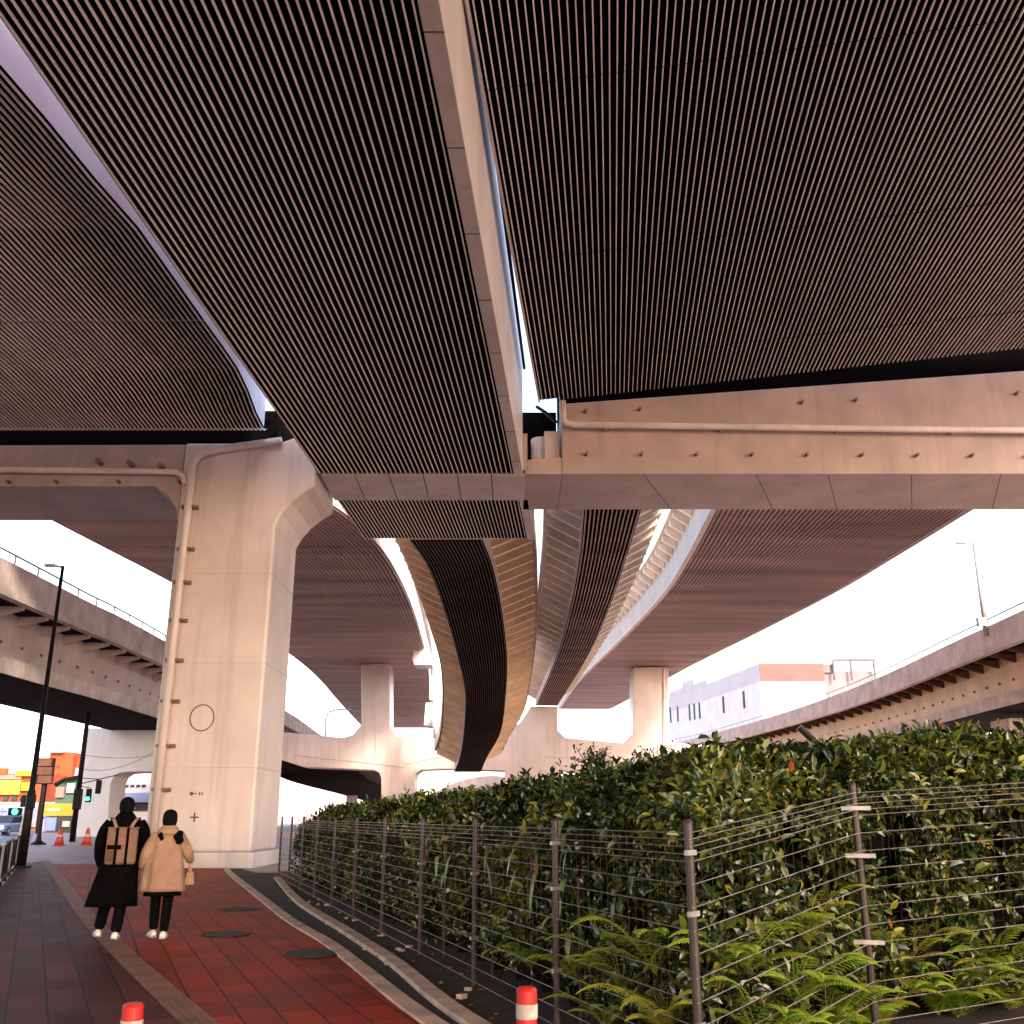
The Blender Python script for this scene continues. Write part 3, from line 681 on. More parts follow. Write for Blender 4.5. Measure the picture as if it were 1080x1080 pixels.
rw = empty('low_ramp', (-8, 105, 0), 'low ramp with pale parapet rising behind the hedge beside the far pier leg', 'viaduct')
rpt = catmull([at(x, y, Y=Y) for x, y, Y in ((432, 845, 112), (455, 838, 108), (478, 826, 105), (515, 818, 103), (560, 822, 102), (640, 824, 102), (735, 826, 103))], 20)
c = MB(); c.loft([[p, p-UP*1.0, p+Vector((0, 0.3, -1.0)), p+Vector((0, .3, 0))] for p in rpt]); build('parapet', c, M['ribpale'], rw)
c = MB(); c.loft([[p-UP*1.003, p-UP*1.4, p+Vector((0, 7, -1.4)), p+Vector((0, 7, -1.003))] for p in rpt]); build('deck_slab', c, M['girder'], rw)
for k in (3, 9, 15): 
    c = MB(); p = rpt[k]; c.box((p.x, p.y+3.5, (p.z-1.4)/2), (1.4, 1.4, p.z-1.41)); build('column', c, M['conc'], rw)

# ------------------------------------------------------------------ white building behind the right viaduct
wb = empty('white_building', (45, 190, 0), 'white block with slit windows and salmon roof band behind the right viaduct', 'building')
Yb = 185
kc = at(800, 700, Y=Yb)               # near top corner
kl = at(700, 739, H=kc.z-EYE)         # left roof corner farther away
kr = at(868, 701, Y=Yb); kr.z = kc.z
kb = kl + (kr-kc)
c = MB(); q = [kl, kc, kr, kb]; hb = 6.2
c.loft([[Vector((p.x, p.y, 0)) for p in q], [p-UP*3.3 for p in q]]); build('wall', c, M['white'], wb)
def grow(pts, d):
    m = sum(pts, Vector())/len(pts); return [p+(p-m).normalized()*d for p in pts]
q2 = grow(q, 0.12)
c = MB(); c.loft([[p-UP*3.297 for p in q2], list(q2)]); c.m = [0]*len(c.m); 
ro = build('roof_band', c, [M['bandpink'], M['lav']], wb)
for pol in ro.data.polygons:
    n_ = pol.normal
    if abs(n_.x) > 0.5 and n_.x < 0: pol.material_index = 1  # left side of the band lavender, its shade put into the colour
lw = (kc-kl); lw.z = 0; ll = lw.length; lw.normalize(); ln_ = Vector((-lw.y, lw.x, 0))*-1
if ln_.x > 0: ln_ = -ln_
for px, y0, y1 in ((707, 746, 762), (714.5, 745, 761), (727, 743, 760), (732, 742, 759), (737.5, 741, 758), (762.5, 734.5, 752), (784, 729, 747)):
    # pixel column -> position along the left wall
    best = min(range(401), key=lambda k: abs(((kl+lw*ll*k/400).x/((kl+lw*ll*k/400).y)) - at(px, y0, Y=1).x))
    p = kl+lw*ll*best/400; zt = at(px, y0, Y=p.y).z; zb = at(px, y1, Y=p.y).z
    c = MB(); c.box((p.x+ln_.x*0.02, p.y+ln_.y*0.02, (zt+zb)/2), (0.95, 0.14, zt-zb), math.atan2(lw.y, lw.x)); build('window', c, M['black'], wb)
# parapet steps on the roof edge
for f0, f1, h in ((0.05, 0.22, 1.6), (0.22, 0.36, 2.6), (0.36, 0.5, 1.2)):
    a, b = kl+lw*ll*f0, kl+lw*ll*f1; m_ = (a+b)/2 - ln_*3
    c = MB(); c.box((m_.x, m_.y, kc.z+h/2+0.01), (ll*(f1-f0), 5, h), math.atan2(lw.y, lw.x)); build('roof_plant', c, M['lav'], wb)
a, b = at(868, 708, Y=Yb+1), at(924, 740, Y=Yb+1)
c = MB(); c.box(((a.x+b.x)/2, Yb+5, a.z/2), (b.x-a.x, 8, a.z)); build('annex', c, M['annex'], wb)
a, b = at(866, 700, Y=Yb), at(880, 709, Y=Yb); c = MB(); c.box(((a.x+b.x)/2, Yb+2, (a.z+b.z)/2), (b.x-a.x, 3, a.z-b.z)); build('roof_tank', c, M['frame'], wb)
z0, z1 = at(880, 709, Y=Yb).z, at(880, 696, Y=Yb).z; c = MB()
for px in (879.5, 898, 922.5):
    p = at(px, 709, Y=Yb); c.tube([(p.x, Yb, z0-1.5), (p.x, Yb, z1)], 0.22, 6)
p, r = at(879, 696, Y=Yb), at(923, 697, Y=Yb); c.tube([(p.x, Yb, z1), (r.x, Yb, z1)], 0.24, 6); build('roof_frame', c, M['frame'], wb)

# lamp pole on the right viaduct
p0 = at(1040, 663, Y=56); p1 = at(1029, 573, Y=56)
lm = empty('street_lamp', p0, 'grey lamp pole standing on the parapet of the right viaduct', 'street lamp', 'street lamps')
c = MB(); c.tube([p0-UP*0.4, Vector((p0.x, 56, p0.z+2)), Vector((p0.x, 56, p1.z))], [0.17, 0.14, 0.09], 10); build('pole', c, M['pole'], lm, smooth=True)
c = MB(); c.tube([(p0.x, 56, p1.z-0.02), (p0.x-0.5, 56, p1.z+0.05)], 0.05, 8); build('arm', c, M['pole'], lm)
c = MB(); c.box((p0.x-0.75, 56, p1.z+0.04), (0.6, 0.25, 0.1)); build('lamp_head', c, M['pole'], lm, bevel=0.03)
c = MB(); c.box((p0.x-0.3, 55.8, p0.z+0.35), (0.5, 0.3, 0.5)); build('control_box', c, M['pole'], lm, bevel=0.02)
# curved lamp arm far behind the column, on the left viaduct
p0 = at(344, 772, Y=112); lm2 = empty('street_lamp', p0, 'distant bent-arm lamp on the left viaduct, seen beside the far pier', 'street lamp', 'street lamps')
c = MB(); c.tube([p0-UP*2] + [p0+Vector((0.12*k*k*0.25, 0, 2.6-0.0*k)) if False else at(x, y, Y=112) for x, y in ((343.5, 770), (343.5, 757), (347, 751), (355, 748.5), (364, 748))], 0.09, 6); build('pole', c, M['pole'], lm2)
c = MB(); c.box(at(367, 748, Y=112), (0.8, 0.3, 0.14)); build('lamp_head', c, M['pole'], lm2)

# ------------------------------------------------------------------ left street furniture
b0 = at(22, 916, Z=0); top = at(65, 597, Y=b0.y)
lamp = empty('street_lamp', b0, 'tall dark street lamp at the left edge of the walkway', 'street lamp', 'street lamps')
c = MB(); c.tube([b0, b0+UP*2.2, b0+UP*2.25, Vector((b0.x, b0.y, top.z))], [0.13, 0.12, 0.085, 0.05], 12); build('pole', c, M['black'], lamp, smooth=True)
c = MB(); c.box(b0+UP*0.04, (0.42, 0.42, 0.08)); build('base_plate', c, M['black'], lamp)
c = MB(); c.tube([(b0.x, b0.y, top.z-0.05), (b0.x-0.28, b0.y, top.z+0.02)], 0.035, 8); build('arm', c, M['pole'], lamp)
c = MB(); c.box((b0.x-0.42, b0.y, top.z+0.02), (0.34, 0.16, 0.09)); build('lamp_head', c, M['pole'], lamp, bevel=0.02)
c = MB(); c.box((b0.x+0.1, b0.y-0.14, 1.9), (0.22, 0.16, 0.4)); build('control_box', c, M['black'], lamp, bevel=0.02)

u0 = at(76, 888, Z=0); ut = at(90, 766, Y=u0.y)
up_ = empty('utility_pole', u0, 'black utility pole beyond the orange cones carrying thin wires and signal lights', 'utility pole')
c = MB(); c.tube([u0, (u0.x, u0.y, 11.0)], [0.17, 0.11], 12); build('pole', c, M['black'], up_, smooth=True)
c = MB(); c.box((u0.x+0.1, u0.y-0.2, at(80, 843, Y=u0.y).z), (0.42, 0.4, 1.2)); build('cabinet', c, M['black'], up_, bevel=0.05)
c = MB(); zz = at(90, 827, Y=u0.y).z; c.tube([(u0.x, u0.y, zz), (u0.x+2.9, u0.y-1.5, zz+0.5)], 0.03, 6); build('bracket_arm', c, M['black'], up_)

def signal(px, py, Y, label, glow, facing=True):
    p = at(px, py, Y=Y); e = empty('traffic_light', p, label, 'traffic light', 'traffic lights over the far crossing')
    c = MB(); c.box(p, (0.30, 0.2, 0.78)); build('housing', c, M['black'], e, bevel=0.04)
    if facing:
        for k, m in ((1, 'black'), (-1, glow)):
            c = MB(); c.tube([p+Vector((0, -0.105, 0.18*k)), p+Vector((0, -0.15, 0.18*k))], 0.115, 14); build('lens', c, M[m], e)
            h = MB(); h.tube([p+Vector((0, -0.1, 0.18*k+0.13)), p+Vector((0, -0.3, 0.18*k+0.12))], 0.05, 6); build('visor', h, M['black'], e)
    c = MB(); c.tube([p+UP*0.45+Vector((0, .05, 0)), Vector((u0.x, u0.y, p.z+0.55))], 0.025, 6); build('hanger', c, M['black'], e)
signal(93.5, 839, u0.y-0.5, 'green pedestrian signal lit, next to the black utility pole', 'signalgreen')
signal(104, 830, u0.y-1.0, 'black back of a traffic light, right of the green signal', 'black', False)

# wires
def wire(label, pts, r=0.018, sag=0.5):
    P = []
    for i in range(len(pts)-1):
        a, b = pts[i], pts[i+1]
        for k in range(13): f = k/12; P.append(a.lerp(b, f)-UP*sag*4*f*(1-f))
    c = MB(); c.tube(P, r, 5); tag(build('overhead_wire', c, M['pole'], loc=pts[0]), label, 'wire', 'overhead wires')
wire('overhead wire slanting from the utility pole across the white portal pier', [Vector((u0.x, u0.y, at(87, 811, Y=u0.y).z)), at(165, 791, Y=u0.y+3)])
wire('upper overhead wire across the white portal pier', [Vector((u0.x, u0.y, at(87, 796, Y=u0.y).z)), at(165, 796, Y=u0.y+3)], sag=0.2)
wire('overhead wire crossing the sky left of the street lamp', [at(-20, 777, Y=58), at(47, 780, Y=60)], 0.03, 0.1)
p = at(27, 838, Y=80)
sg = empty('sign_post', (p.x, 80, 0), 'thin pale pole left of the street lamp in front of the orange building', 'pole')
c = MB(); c.tube([(p.x, 80, 0), (p.x+.5, 80, at(27, 800, Y=80).z)], [0.12, 0.09], 8); build('pole', c, M['pole'], sg)
c = MB(); c.box((p.x, 79.8, at(20, 845, Y=80).z), (0.3, 0.3, 0.9)); build('signal_box', c, M['black'], sg)
signal_p = at(16, 856, Y=70)
e = empty('traffic_light', signal_p, 'small distant green traffic light over the road at the left edge', 'traffic light', 'traffic lights over the far crossing')
c = MB(); c.box(signal_p, (0.9, 0.25, 0.5)); build('housing', c, M['black'], e, bevel=.05)
c = MB(); c.tube([signal_p+Vector((.05, -.13, 0)), signal_p+Vector((.05, -.17, 0))], 0.2, 12); build('lens', c, M['signalgreen'], e)
c = MB(); c.tube([signal_p+Vector((-.6, 0, 0)), signal_p+Vector((-2.0, .2, 0)), (signal_p.x-2.0, signal_p.y+.2, 0)], 0.05, 6); build('mast', c, M['pole'], e)

# short flared post by the lamp
q0 = at(40, 891, Z=0); fpst = empty('flared_post', q0, 'short black post on a flared foot right of the street lamp', 'post')
c = MB(); c.tube([q0, q0+UP*0.06, q0+UP*0.2, q0+UP*0.35], [0.42, 0.40, 0.16, 0.13], 12); build('foot', c, M['black'], fpst)
c = MB(); c.tube([q0+UP*0.3, q0+UP*1.35], [0.12, 0.09], 12); build('shaft', c, M['black'], fpst)
c = MB(); c.tube([q0+UP*1.35, q0+UP*1.42], [0.14, 0.11], 12); build('cap', c, M['black'], fpst)

# traffic cones
def cone_at(px, py, label):
    p = at(px, py, Z=0); e = empty('traffic_cone', p, label, 'traffic cone', 'orange cones at the end of the path')
    c = MB(); c.box((p.x, p.y, 0.025), (0.52, 0.52, 0.05)); build('base', c, M['cone'], e, bevel=.02)
    c = MB(); c.tube([p+UP*0.05, p+UP*0.3, p+UP*0.85, p+UP*0.87], [0.25, 0.19, 0.07, 0.05], 14); build('cone', c, M['cone'], e, smooth=True)
    c = MB(); c.tube([p+UP*0.42, p+UP*0.56], [0.172, 0.147], 14); build('band', c, M['reflect'], e, smooth=True)
cone_at(62, 892, 'left one of the two orange cones, beside the black utility pole')
cone_at(91, 891.5, 'right one of the two orange cones, in front of the white portal pier')

# barrier fences beside the portal pier
bf = empty('barrier_fence', at(112, 884, Z=0), 'low black mesh barrier in front of the white portal pier', 'fence')
a, b = at(88, 882, Z=0), at(128, 881, Z=0)
for k in range(5):
    p = a.lerp(b, k/4); c = MB(); c.tube([p, p+UP*2.0], 0.05, 6); build('post', c, M['black'], bf)
c = MB()
for z in (0.2, 1.1, 1.95): c.tube([a+UP*z, b+UP*z], 0.02, 5)
for k in range(41): p = a.lerp(b, k/40); c.tube([p+UP*0.2, p+UP*1.95], 0.007, 4)
build('mesh_panel', c, M['black'], bf)

# road-side guardrail
gl = [Vector((left_edge(y)-0.05, y, 0)) for y in (13, 15, 17, 19, 21, 23, 25, 27, 29, 31)]
gr = empty('guardrail', gl[4], 'black and white pedestrian guardrail along the road at the left edge', 'guardrail')
for i, p in enumerate(gl):
    c = MB(); c.tube([p, p+UP*0.9], 0.045, 8); build('post', c, M['black'], gr)
    if i < len(gl)-1:
        n_ = gl[i+1]; c = MB()
        for z in (0.15, 0.9): c.tube([p+UP*z, n_+UP*z], 0.035, 8)
        build('rail', c, M['reflect' if i % 3 == 1 else 'black'], gr)
        c = MB()
        for k in range(1, 8):
            s = p.lerp(n_, k/8); c.tube([s+UP*0.15, s+UP*0.9], 0.012, 5)
        c.tube([p.lerp(n_, 0.15)+UP*0.17]+[p.lerp(n_, 0.15+0.7*k/10)+UP*(0.17+0.62*math.sin(math.pi*k/10)) for k in range(1, 10)]+[p.lerp(n_, 0.85)+UP*0.17], 0.016, 6)
        build('infill', c, M['black' if i % 2 else 'pole'], gr)

# car coming along the road
cp_ = at(9, 884, Z=0.005); cp_ = Vector((-36.0, 62, 0.005))
cp_ = Vector((at(7, 872, Y=82).x, 82, 0.005))
car = empty('car', cp_, 'pale blue car with its headlights on coming up the road at the left edge', 'car')
def V(x, y, z): return cp_+Vector((x, y, z))
c = MB(); secs = [(-2.1, .75, .32, .62), (-2.0, .84, .26, .76), (-1.1, .86, .24, .92), (1.6, .86, .24, .98), (2.1, .8, .3, .86)]
c.loft([[V(-w_, y, z0), V(-w_, y, z1-.12), V(-w_+.1, y, z1), V(w_-.1, y, z1), V(w_, y, z1-.12), V(w_, y, z0)] for y, w_, z0, z1 in secs]); build('body', c, M['carpaint'], car, bevel=.05, smooth=False)
c = MB(); c.loft([[V(-.78, -1.05, .9), V(.78, -1.05, .9), V(.78, 1.8, .95), V(-.78, 1.8, .95)], [V(-.62, -.2, 1.45), V(.62, -.2, 1.45), V(.62, 1.2, 1.47), V(-.62, 1.2, 1.47)]]); build('cabin', c, M['glass'], car, bevel=.05)
c = MB(); c.box(V(0, .5, 1.475), (1.2, 1.35, 0.05)); build('roof', c, M['carpaint'], car, bevel=.02)
for sx in (-1, 1):
    c = MB(); c.box(V(.6*sx, -2.10, .62), (.34, .12, .16)); build('headlight', c, M['lampglow'], car, bevel=.03)
    for y in (-1.3, 1.3):
        c = MB(); c.tube([V(.66*sx, y, .32), V(.87*sx, y, .32)], .32, 16); wl = build('wheel', c, M['tyre'], car)
        h = MB(); h.tube([V(.872*sx, y, .32), V(.885*sx, y, .32)], .19, 12); build('rim', h, M['pole'], wl)
c = MB(); c.box(V(0, -2.13, .45), (.5, .04, .14)); build('grille', c, M['black'], car)

# ------------------------------------------------------------------ shops and buildings at the end of the road
def block(root, nm, x0, y0, x1, y1, Y, depth, m):
    """box whose front face fills the pixel rectangle at distance Y"""
    a, b = at(x0, y0, Y=Y), at(x1, y1, Y=Y); zb = max(0.0, b.z)
    c = MB(); c.box(((a.x+b.x)/2, Y+depth/2, (a.z+zb)/2), (abs(b.x-a.x), depth, a.z-zb)); return build(nm, c, m, root)
sh = empty('shop', at(64, 885, Y=95), 'green gabled shop with a yellow sign board behind the utility pole', 'shop')
block(sh, 'wall', 46, 846, 84, 890, 95, 10, M['lav'])
c = MB(); q = pxz([(58, 848), (59, 828), (69, 822), (76, 820), (84, 818), (84, 848)], 94.9); c.prism(q, 94.9, 104); build('upper_floor', c, M['green'], sh)
c = MB(); q = pxz([(57, 829), (68, 822), (68.5, 820), (57, 826)], 94.5); c.prism(q, 94.5, 104.4); build('roof', c, M['black'], sh)
c = MB(); q = pxz([(68, 823.5), (84, 819), (84, 817), (68, 821)], 94.3); c.prism(q, 94.3, 104.4); build('roof', c, M['black'], sh)
y1 = block(sh, 'sign_board', 47, 847.5, 78, 860.5, 94.4, .4, M['yellow'])
c = MB(); a = at(56, 854, Y=94.37); c.box(a, (1.3, .03, .22)); build('sign_lettering', c, M['lav'], sh)
block(sh, 'picture_sign', 59.5, 830, 66.5, 841, 94.6, .25, M['pink'])
block(sh, 'window', 71, 826, 77, 836, 94.6, .25, M['white'])
block(sh, 'shop_window', 47.5, 862, 58, 876, 94.6, .35, M['greyblue'])
block(sh, 'shop_window', 61, 861, 76, 881, 94.6, .35, M['glass'])
block(sh, 'display', 66, 866, 73, 872, 94.4, .15, M['reflect'])
block(sh, 'planter', 45, 877, 75, 884, 93.6, .7, M['wood'])
# brown panelled billboard
bb = empty('billboard', at(46, 880, Y=88), 'brown billboard of stacked panels behind the street lamp', 'billboard')
for y0, y1 in ((800.5, 808), (809, 817), (818, 826)): block(bb, 'panel', 40, y0, 53.5, y1, 88, .3, M['brick'])
block(bb, 'frame', 39.5, 799.5, 54, 827, 88.31, .3, M['black'])
c = MB(); a = at(47, 827, Y=88.5); c.tube([(a.x, 88.5, 0), (a.x, 88.5, a.z+1)], .25, 8); build('post', c, M['black'], bb)
# orange tower and terrace
ob = empty('orange_building', at(60, 880, Y=120), 'bright orange tower block with rooftop mast behind the green shop', 'building')
block(ob, 'tower', 53, 794, 66, 890, 120, 12, M['orange']); block(ob, 'wing', 66.2, 799, 90, 890, 121, 10, M['orange'])
block(ob, 'wing_band', 66.4, 810, 90, 822, 120.9, .09, M['lav']); block(ob, 'signboard', 71, 800, 80, 804, 120.8, .15, M['yellow'])
block(ob, 'roof_slab', 52, 792, 67, 794.1, 119.5, 13, M['pink'])
for x in (56, 61):
    for y in (806, 816): block(ob, 'window', x-1.4, y, x+1.4, y+4, 119.9, .15, M['brick'])
c = MB(); c.tube([at(50, 793, Y=121), at(54, 766, Y=121), at(61, 793, Y=121)], .12, 6); build('mast', c, M['pole'], ob)
for x in (70, 76, 82):
    for y in (826, 836, 846): block(ob, 'window', x, y, x+3, y+5, 120.9, .12, M['glass'])
lb = empty('orange_building', at(15, 880, Y=110), 'low orange building with lemon yellow signs at the left edge', 'building')
block(lb, 'wall', -60, 816, 36, 890, 110, 14, M['orange']); block(lb, 'roof_sign', -20, 810, 7, 817, 109.6, .35, M['orange'])
block(lb, 'fascia', -60, 817, 22, 822, 109.7, .25, M['pink'])
block(lb, 'sign_board', -10, 823, 20, 838, 109.6, .35, M['limeyel']); block(lb, 'sign_board', 23, 825, 33, 834, 109.6, .35, M['yellow']); block(lb, 'sign_board', 17, 812.5, 34, 818.5, 109.5, .35, M['yellow'])
block(lb, 'shop_front', -60, 846, 36, 872, 109.7, .25, M['lav'])
for x in (-6, 3, 12, 21, 29): block(lb, 'window', x, 840, x+5, 844.5, 109.8, .25, M['glass'])
for x in (-8, 4, 16, 27): block(lb, 'shop_window', x, 852, x+8, 870, 109.5, .25, M['greyblue'])
# bluish hall seen through the portal pier
hl = empty('toll_hall', at(140, 880, Y=105), 'pale blue hall with a row of small windows seen through the white portal', 'building')
block(hl, 'wall', 112, 812, 215, 890, 105, 14, M['lav']); block(hl, 'blue_band', 120, 836, 215, 846, 104.8, .2, M['greyblue'])
for x in (131.5, 137.5, 143.5, 149.5): block(hl, 'window', x, 827.5, x+3.6, 829.8, 104.8, .2, M['glass'])
block(hl, 'canopy', 134, 846.5, 215, 848, 103.8, 1.1, M['black']); block(hl, 'shop_window', 140, 849, 215, 855, 104.7, .3, M['glass']); block(hl, 'shutter', 134, 856, 215, 866, 104.7, .3, M['white'])
# pale city blocks beyond the column
for i, (x0, y0, x1, Y, lab) in enumerate(((296, 836, 311, 200, 'small hazy pink block beside the big column'), (309, 824, 322, 230, 'hazy pale block with tall windows, second from the column'),
                        (322, 828, 338, 210, 'hazy pale block, third from the column'), (338, 832, 362, 190, 'wide hazy block under the low viaduct'))):
    e = empty('city_block', at((x0+x1)/2, 880, Y=Y), lab, 'building', 'hazy blocks beyond the column')
    block(e, 'wall', x0, y0, x1, 880, Y, 14, M['cityp' if i % 2 == 0 else 'white'])
    n_ = int((x1-x0)/5)
    for k in range(n_):
        for r in range(2): block(e, 'window', x0+2+k*5, y0+5+r*8, x0+4.4+k*5, y0+10+r*8, Y-.1, .12, M['citywin'])

# ------------------------------------------------------------------ red and white marker posts near the camera
def marker(px, py, label):
    p = at(px, py, Y=4.5); e = empty('marker_post', (p.x, p.y, 0), label, 'marker post', 'red and white marker posts')
    r, h = 0.043, p.z; q = Vector((p.x, p.y, 0))
    c = MB(); c.tube([q, q+UP*0.03, q+UP*0.05], [0.12, 0.115, 0.06], 18); build('base', c, M['black'], e)
    c = MB(); c.tube([q+UP*0.04, q+UP*(h-.012), q+UP*h], [r, r, r*.8], 20); build('shaft', c, M['red'], e, smooth=False)
    for d in (0.062, 0.25): c = MB(); c.tube([q+UP*(h-d-.055), q+UP*(h-d)], r+.0025, 20); build('reflective_band', c, M['reflect'], e)
marker(555.5, 1041, 'red marker post with a pale reflective band, before the wire fence')
marker(141, 1058, 'red marker post with a pale reflective band, on the walkway at the left')

# ------------------------------------------------------------------ wire fence
FX = lambda y: 3.0-0.34*y
fpost = [(FX(y), y, 0.0) for y in [5.87+1.99*k for k in range(11)]]
fpost = list(reversed(fpost)) + [(2.45, 7.33, 0.25), (4.35, 8.02, 0.36), (6.25, 8.45, 0.42), (8.2, 8.9, 0.45)]
fence = empty('wire_fence', (1.0, 5.87, 0), 'brown wire mesh fence between the walkway and the hedge', 'fence')
FH = 1.41
for (x, y, z) in fpost:
    c = MB(); q = Vector((x, y, z)); hh = FH+0.05
    c.tube([q-UP*(0.1+z), q+UP*hh], 0.026, 10); c.tube([q+UP*hh, q+UP*(hh+0.02)], [0.03, 0.018], 10); po = build('post', c, M['post'], fence)
    if y < 16:
        for h in (0.42, 0.98, 1.3) if y < 9 else (0.42, 0.98):
            c = MB(); c.box((x, y-0.035, z+h), (0.20 if x > 2 else 0.11, 0.02, 0.028), -0.3 if x > 1.2 else 0.9); build('clip', c, M['clip'], po)
hz = [0.05, 0.17, 0.29, 0.41, 0.53, 0.65, 0.77, 0.89, 1.01, 1.13, 1.25, 1.29, 1.33, 1.37, 1.405]
for i in range(len(fpost)-1):
    a, b = Vector(fpost[i]), Vector(fpost[i+1]); c = MB(); d = (b-a)
    nrm = Vector((d.y, -d.x, 0)).normalized()*(-0.03)
    a2, b2 = a-nrm if False else a+Vector((0, -0.03, 0)), b+Vector((0, -0.03, 0))
    near = min(a.y, b.y) < 10
    for h in hz + ([-0.07, -0.19, -0.31] if min(a.z, b.z) > 0.2 else [-0.07] if b.z > 0.2 else []): c.tube([a2+UP*h, b2+UP*h], 0.0026 if near else 0.0034, 5)
    for k in range(1, 20): p = a2.lerp(b2, k/20); c.tube([p+UP*0.03, p+UP*FH], 0.0005, 3, caps=False, mi=1)
    build('mesh_panel', c, [M['wire'], M['post']], fence)

# ------------------------------------------------------------------ soil bed and hedge
PL = [Vector(p) for p in fpost]
def in_d(x, y):
    """distance inside the fence line (positive on the hedge side)"""
    best = 1e9
    for i in range(len(PL)-1):
        a, b = PL[i], PL[i+1]; abx, aby = b.x-a.x, b.y-a.y
        t = max(0, min(1, ((x-a.x)*abx+(y-a.y)*aby)/(abx*abx+aby*aby)))
        best = min(best, math.hypot(x-a.x-abx*t, y-a.y-aby*t))
    if y > 25.7: best = min(best, max(0, 26.6-y)+0.0)
    ins = x > FX(y) and y > (5.87 + (x-1.0)*1.0069 if x < 2.45 else (7.33+(x-2.45)*0.363 if x < 4.35 else 8.02+(x-4.35)*0.226))
    return best if ins else -best
def gz(x, y):     # bank height
    return max(0.0, min(0.12, 0.05*(x-1)/1.45)) if y < 14 else 0.0
def topz(x, y):
    a = x/max(y, 1)
    return 1.68+0.72*max(-.35, min(a, .62)) + 0.10*noise.noise(Vector((x*0.9, y*0.9, 3))) + 0.06*noise.noise(Vector((x*2.7, y*2.7, 8)))
def hprof(d):
    if d < 0.34: return 0.05
    if d < 0.50: return 0.05+0.72*(d-0.34)/0.16
    if d < 0.90: return 0.77+0.18*(d-0.50)/0.40
    if d < 1.6: return 0.95+0.05*(d-0.90)/0.70
    return 1.0
bed = MB(); bed_pts = [p+Vector((0, 0, 0)) for p in ko if p.y > -3]
struct('soil_bed', poly_sheet([(p.x, p.y) for p in ko] + [(14, 9.5), (14, 30), (-3, 30), (-6.5, 29)], 0.012), M['soil'])
# bank under the hedge
bank = MB(); nx, ny = 60, 50
for j in range(ny+1):
    for i in range(nx+1):
        x = -7+20*i/nx; y = 5.3+23*j/ny; d = in_d(x, y)
        bank.v.append(Vector((x, y, -0.05 if d < -0.4 else max(0.016, gz(x, y))*1.0+0.02*noise.noise(Vector((x*3, y*3, 0))))))
for j in range(ny):
    for i in range(nx):
        a = j*(nx+1)+i; bank.f.append((a, a+1, a+nx+2, a+nx+1)); bank.m.append(0)
struct('bank', bank, M['soil'], smooth=True)

hedge = empty('hedge', (1.5, 10, 0), 'long dense hedge of glossy dark leaves behind the wire fence', 'hedge')
core = MB(); step = 0.22; idx = {}
def core_ok(x, y): return in_d(x, y) > 0.42
xs = [-7+step*i for i in range(96)]; yy = [5.5+step*j for j in range(96)]
for j, y in enumerate(yy):
    for i, x in enumerate(xs):
        d = in_d(x, y)
        if d > 0.42 and d < 5.5 and x < 11:
            idx[(i, j)] = len(core.v)
            core.v.append(Vector((x, y, gz(x, y)+max(0.12, (topz(x, y)-0.12)*hprof(max(d-0.10, .36))) - gz(x, y)*0.6)))
for (i, j) in list(idx):
    if all(k in idx for k in ((i+1, j), (i, j+1), (i+1, j+1))):
        core.f.append((idx[(i, j)], idx[(i+1, j)], idx[(i+1, j+1)], idx[(i, j+1)])); core.m.append(0)
# skirt to the ground
cnt = {}
for f in core.f:
    for k in range(4):
        e_ = (f[k], f[(k+1) % 4]); key = tuple(sorted(e_)); cnt.setdefault(key, []).append(e_)
for key, es in cnt.items():
    if len(es) == 1:
        a, b = es[0]; o_ = len(core.v)
        for p in (core.v[a], core.v[b]): core.v.append(Vector((p.x, p.y, 0.0)))
        core.f.append((b, a, o_, o_+1)); core.m.append(0)
build('inner_mass', core, M['hedgeshade'], hedge, smooth=True)

def leaf(mb, p, d, n, L, W, mi, fold=0.25, droop=0.15):
    d = d.normalized(); s = d.cross(n).normalized(); n = s.cross(d).normalized()
    B = p; T = p+d*L-n*L*droop; m1 = p+d*L*0.36; m2 = p+d*L*0.72-n*L*droop*0.4
    up = n*W*fold
    mb.add([B, m1-s*W*0.5+up, m2-s*W*0.42+up, T, m2+s*W*0.42+up, m1+s*W*0.5+up, m1, m2],
           [(0, 6, 1), (6, 7, 2, 1), (7, 3, 2), (0, 5, 6), (6, 5, 4, 7), (7, 4, 3)], mi)
rnd = random.Random(11)
def rvec(): 
    while True:
        v = Vector((rnd.uniform(-1, 1), rnd.uniform(-1, 1), rnd.uniform(-1, 1)))
        if 0.05 < v.length < 1: return v.normalized()
fol = MB(); twig = MB()
def hedge_surf(x, y, d): return gz(x, y)*0.4 + topz(x, y)*hprof(d)
def put_cluster(x, y, z, out, near):
    """a twig tip with a whorl of leaves"""
    base = Vector((x, y, z)); ax = (out*0.8+UP*0.7+rvec()*0.7).normalized()
    k = rnd.randint(4, 7); r_ = rnd.random()
    pal = noise.noise(Vector((x*0.7, y*0.7, z*0.9)))
    for q in range(k):
        dd = (ax*0.5+rvec()).normalized(); nn = (UP+rvec()*0.7+out*0.4)
        L = rnd.uniform(0.06, 0.115)*rnd.choice((.8, 1, 1, 1.3)); 
        m = 0 if rnd.random() < 0.58 - pal*0.6 else (1 if rnd.random() < 0.72 else 2 if rnd.random() < .5 else 3)
        if rnd.random() < 0.004: m = 4
        leaf(fol, base+ax*q*0.018+rvec()*0.02, dd, nn, L, L*rnd.uniform(0.36, 0.5), m)
    if near and rnd.random() < .35: twig.tube([base-ax*0.22-out*0.05, base], 0.003, 4, caps=False)
segs = []
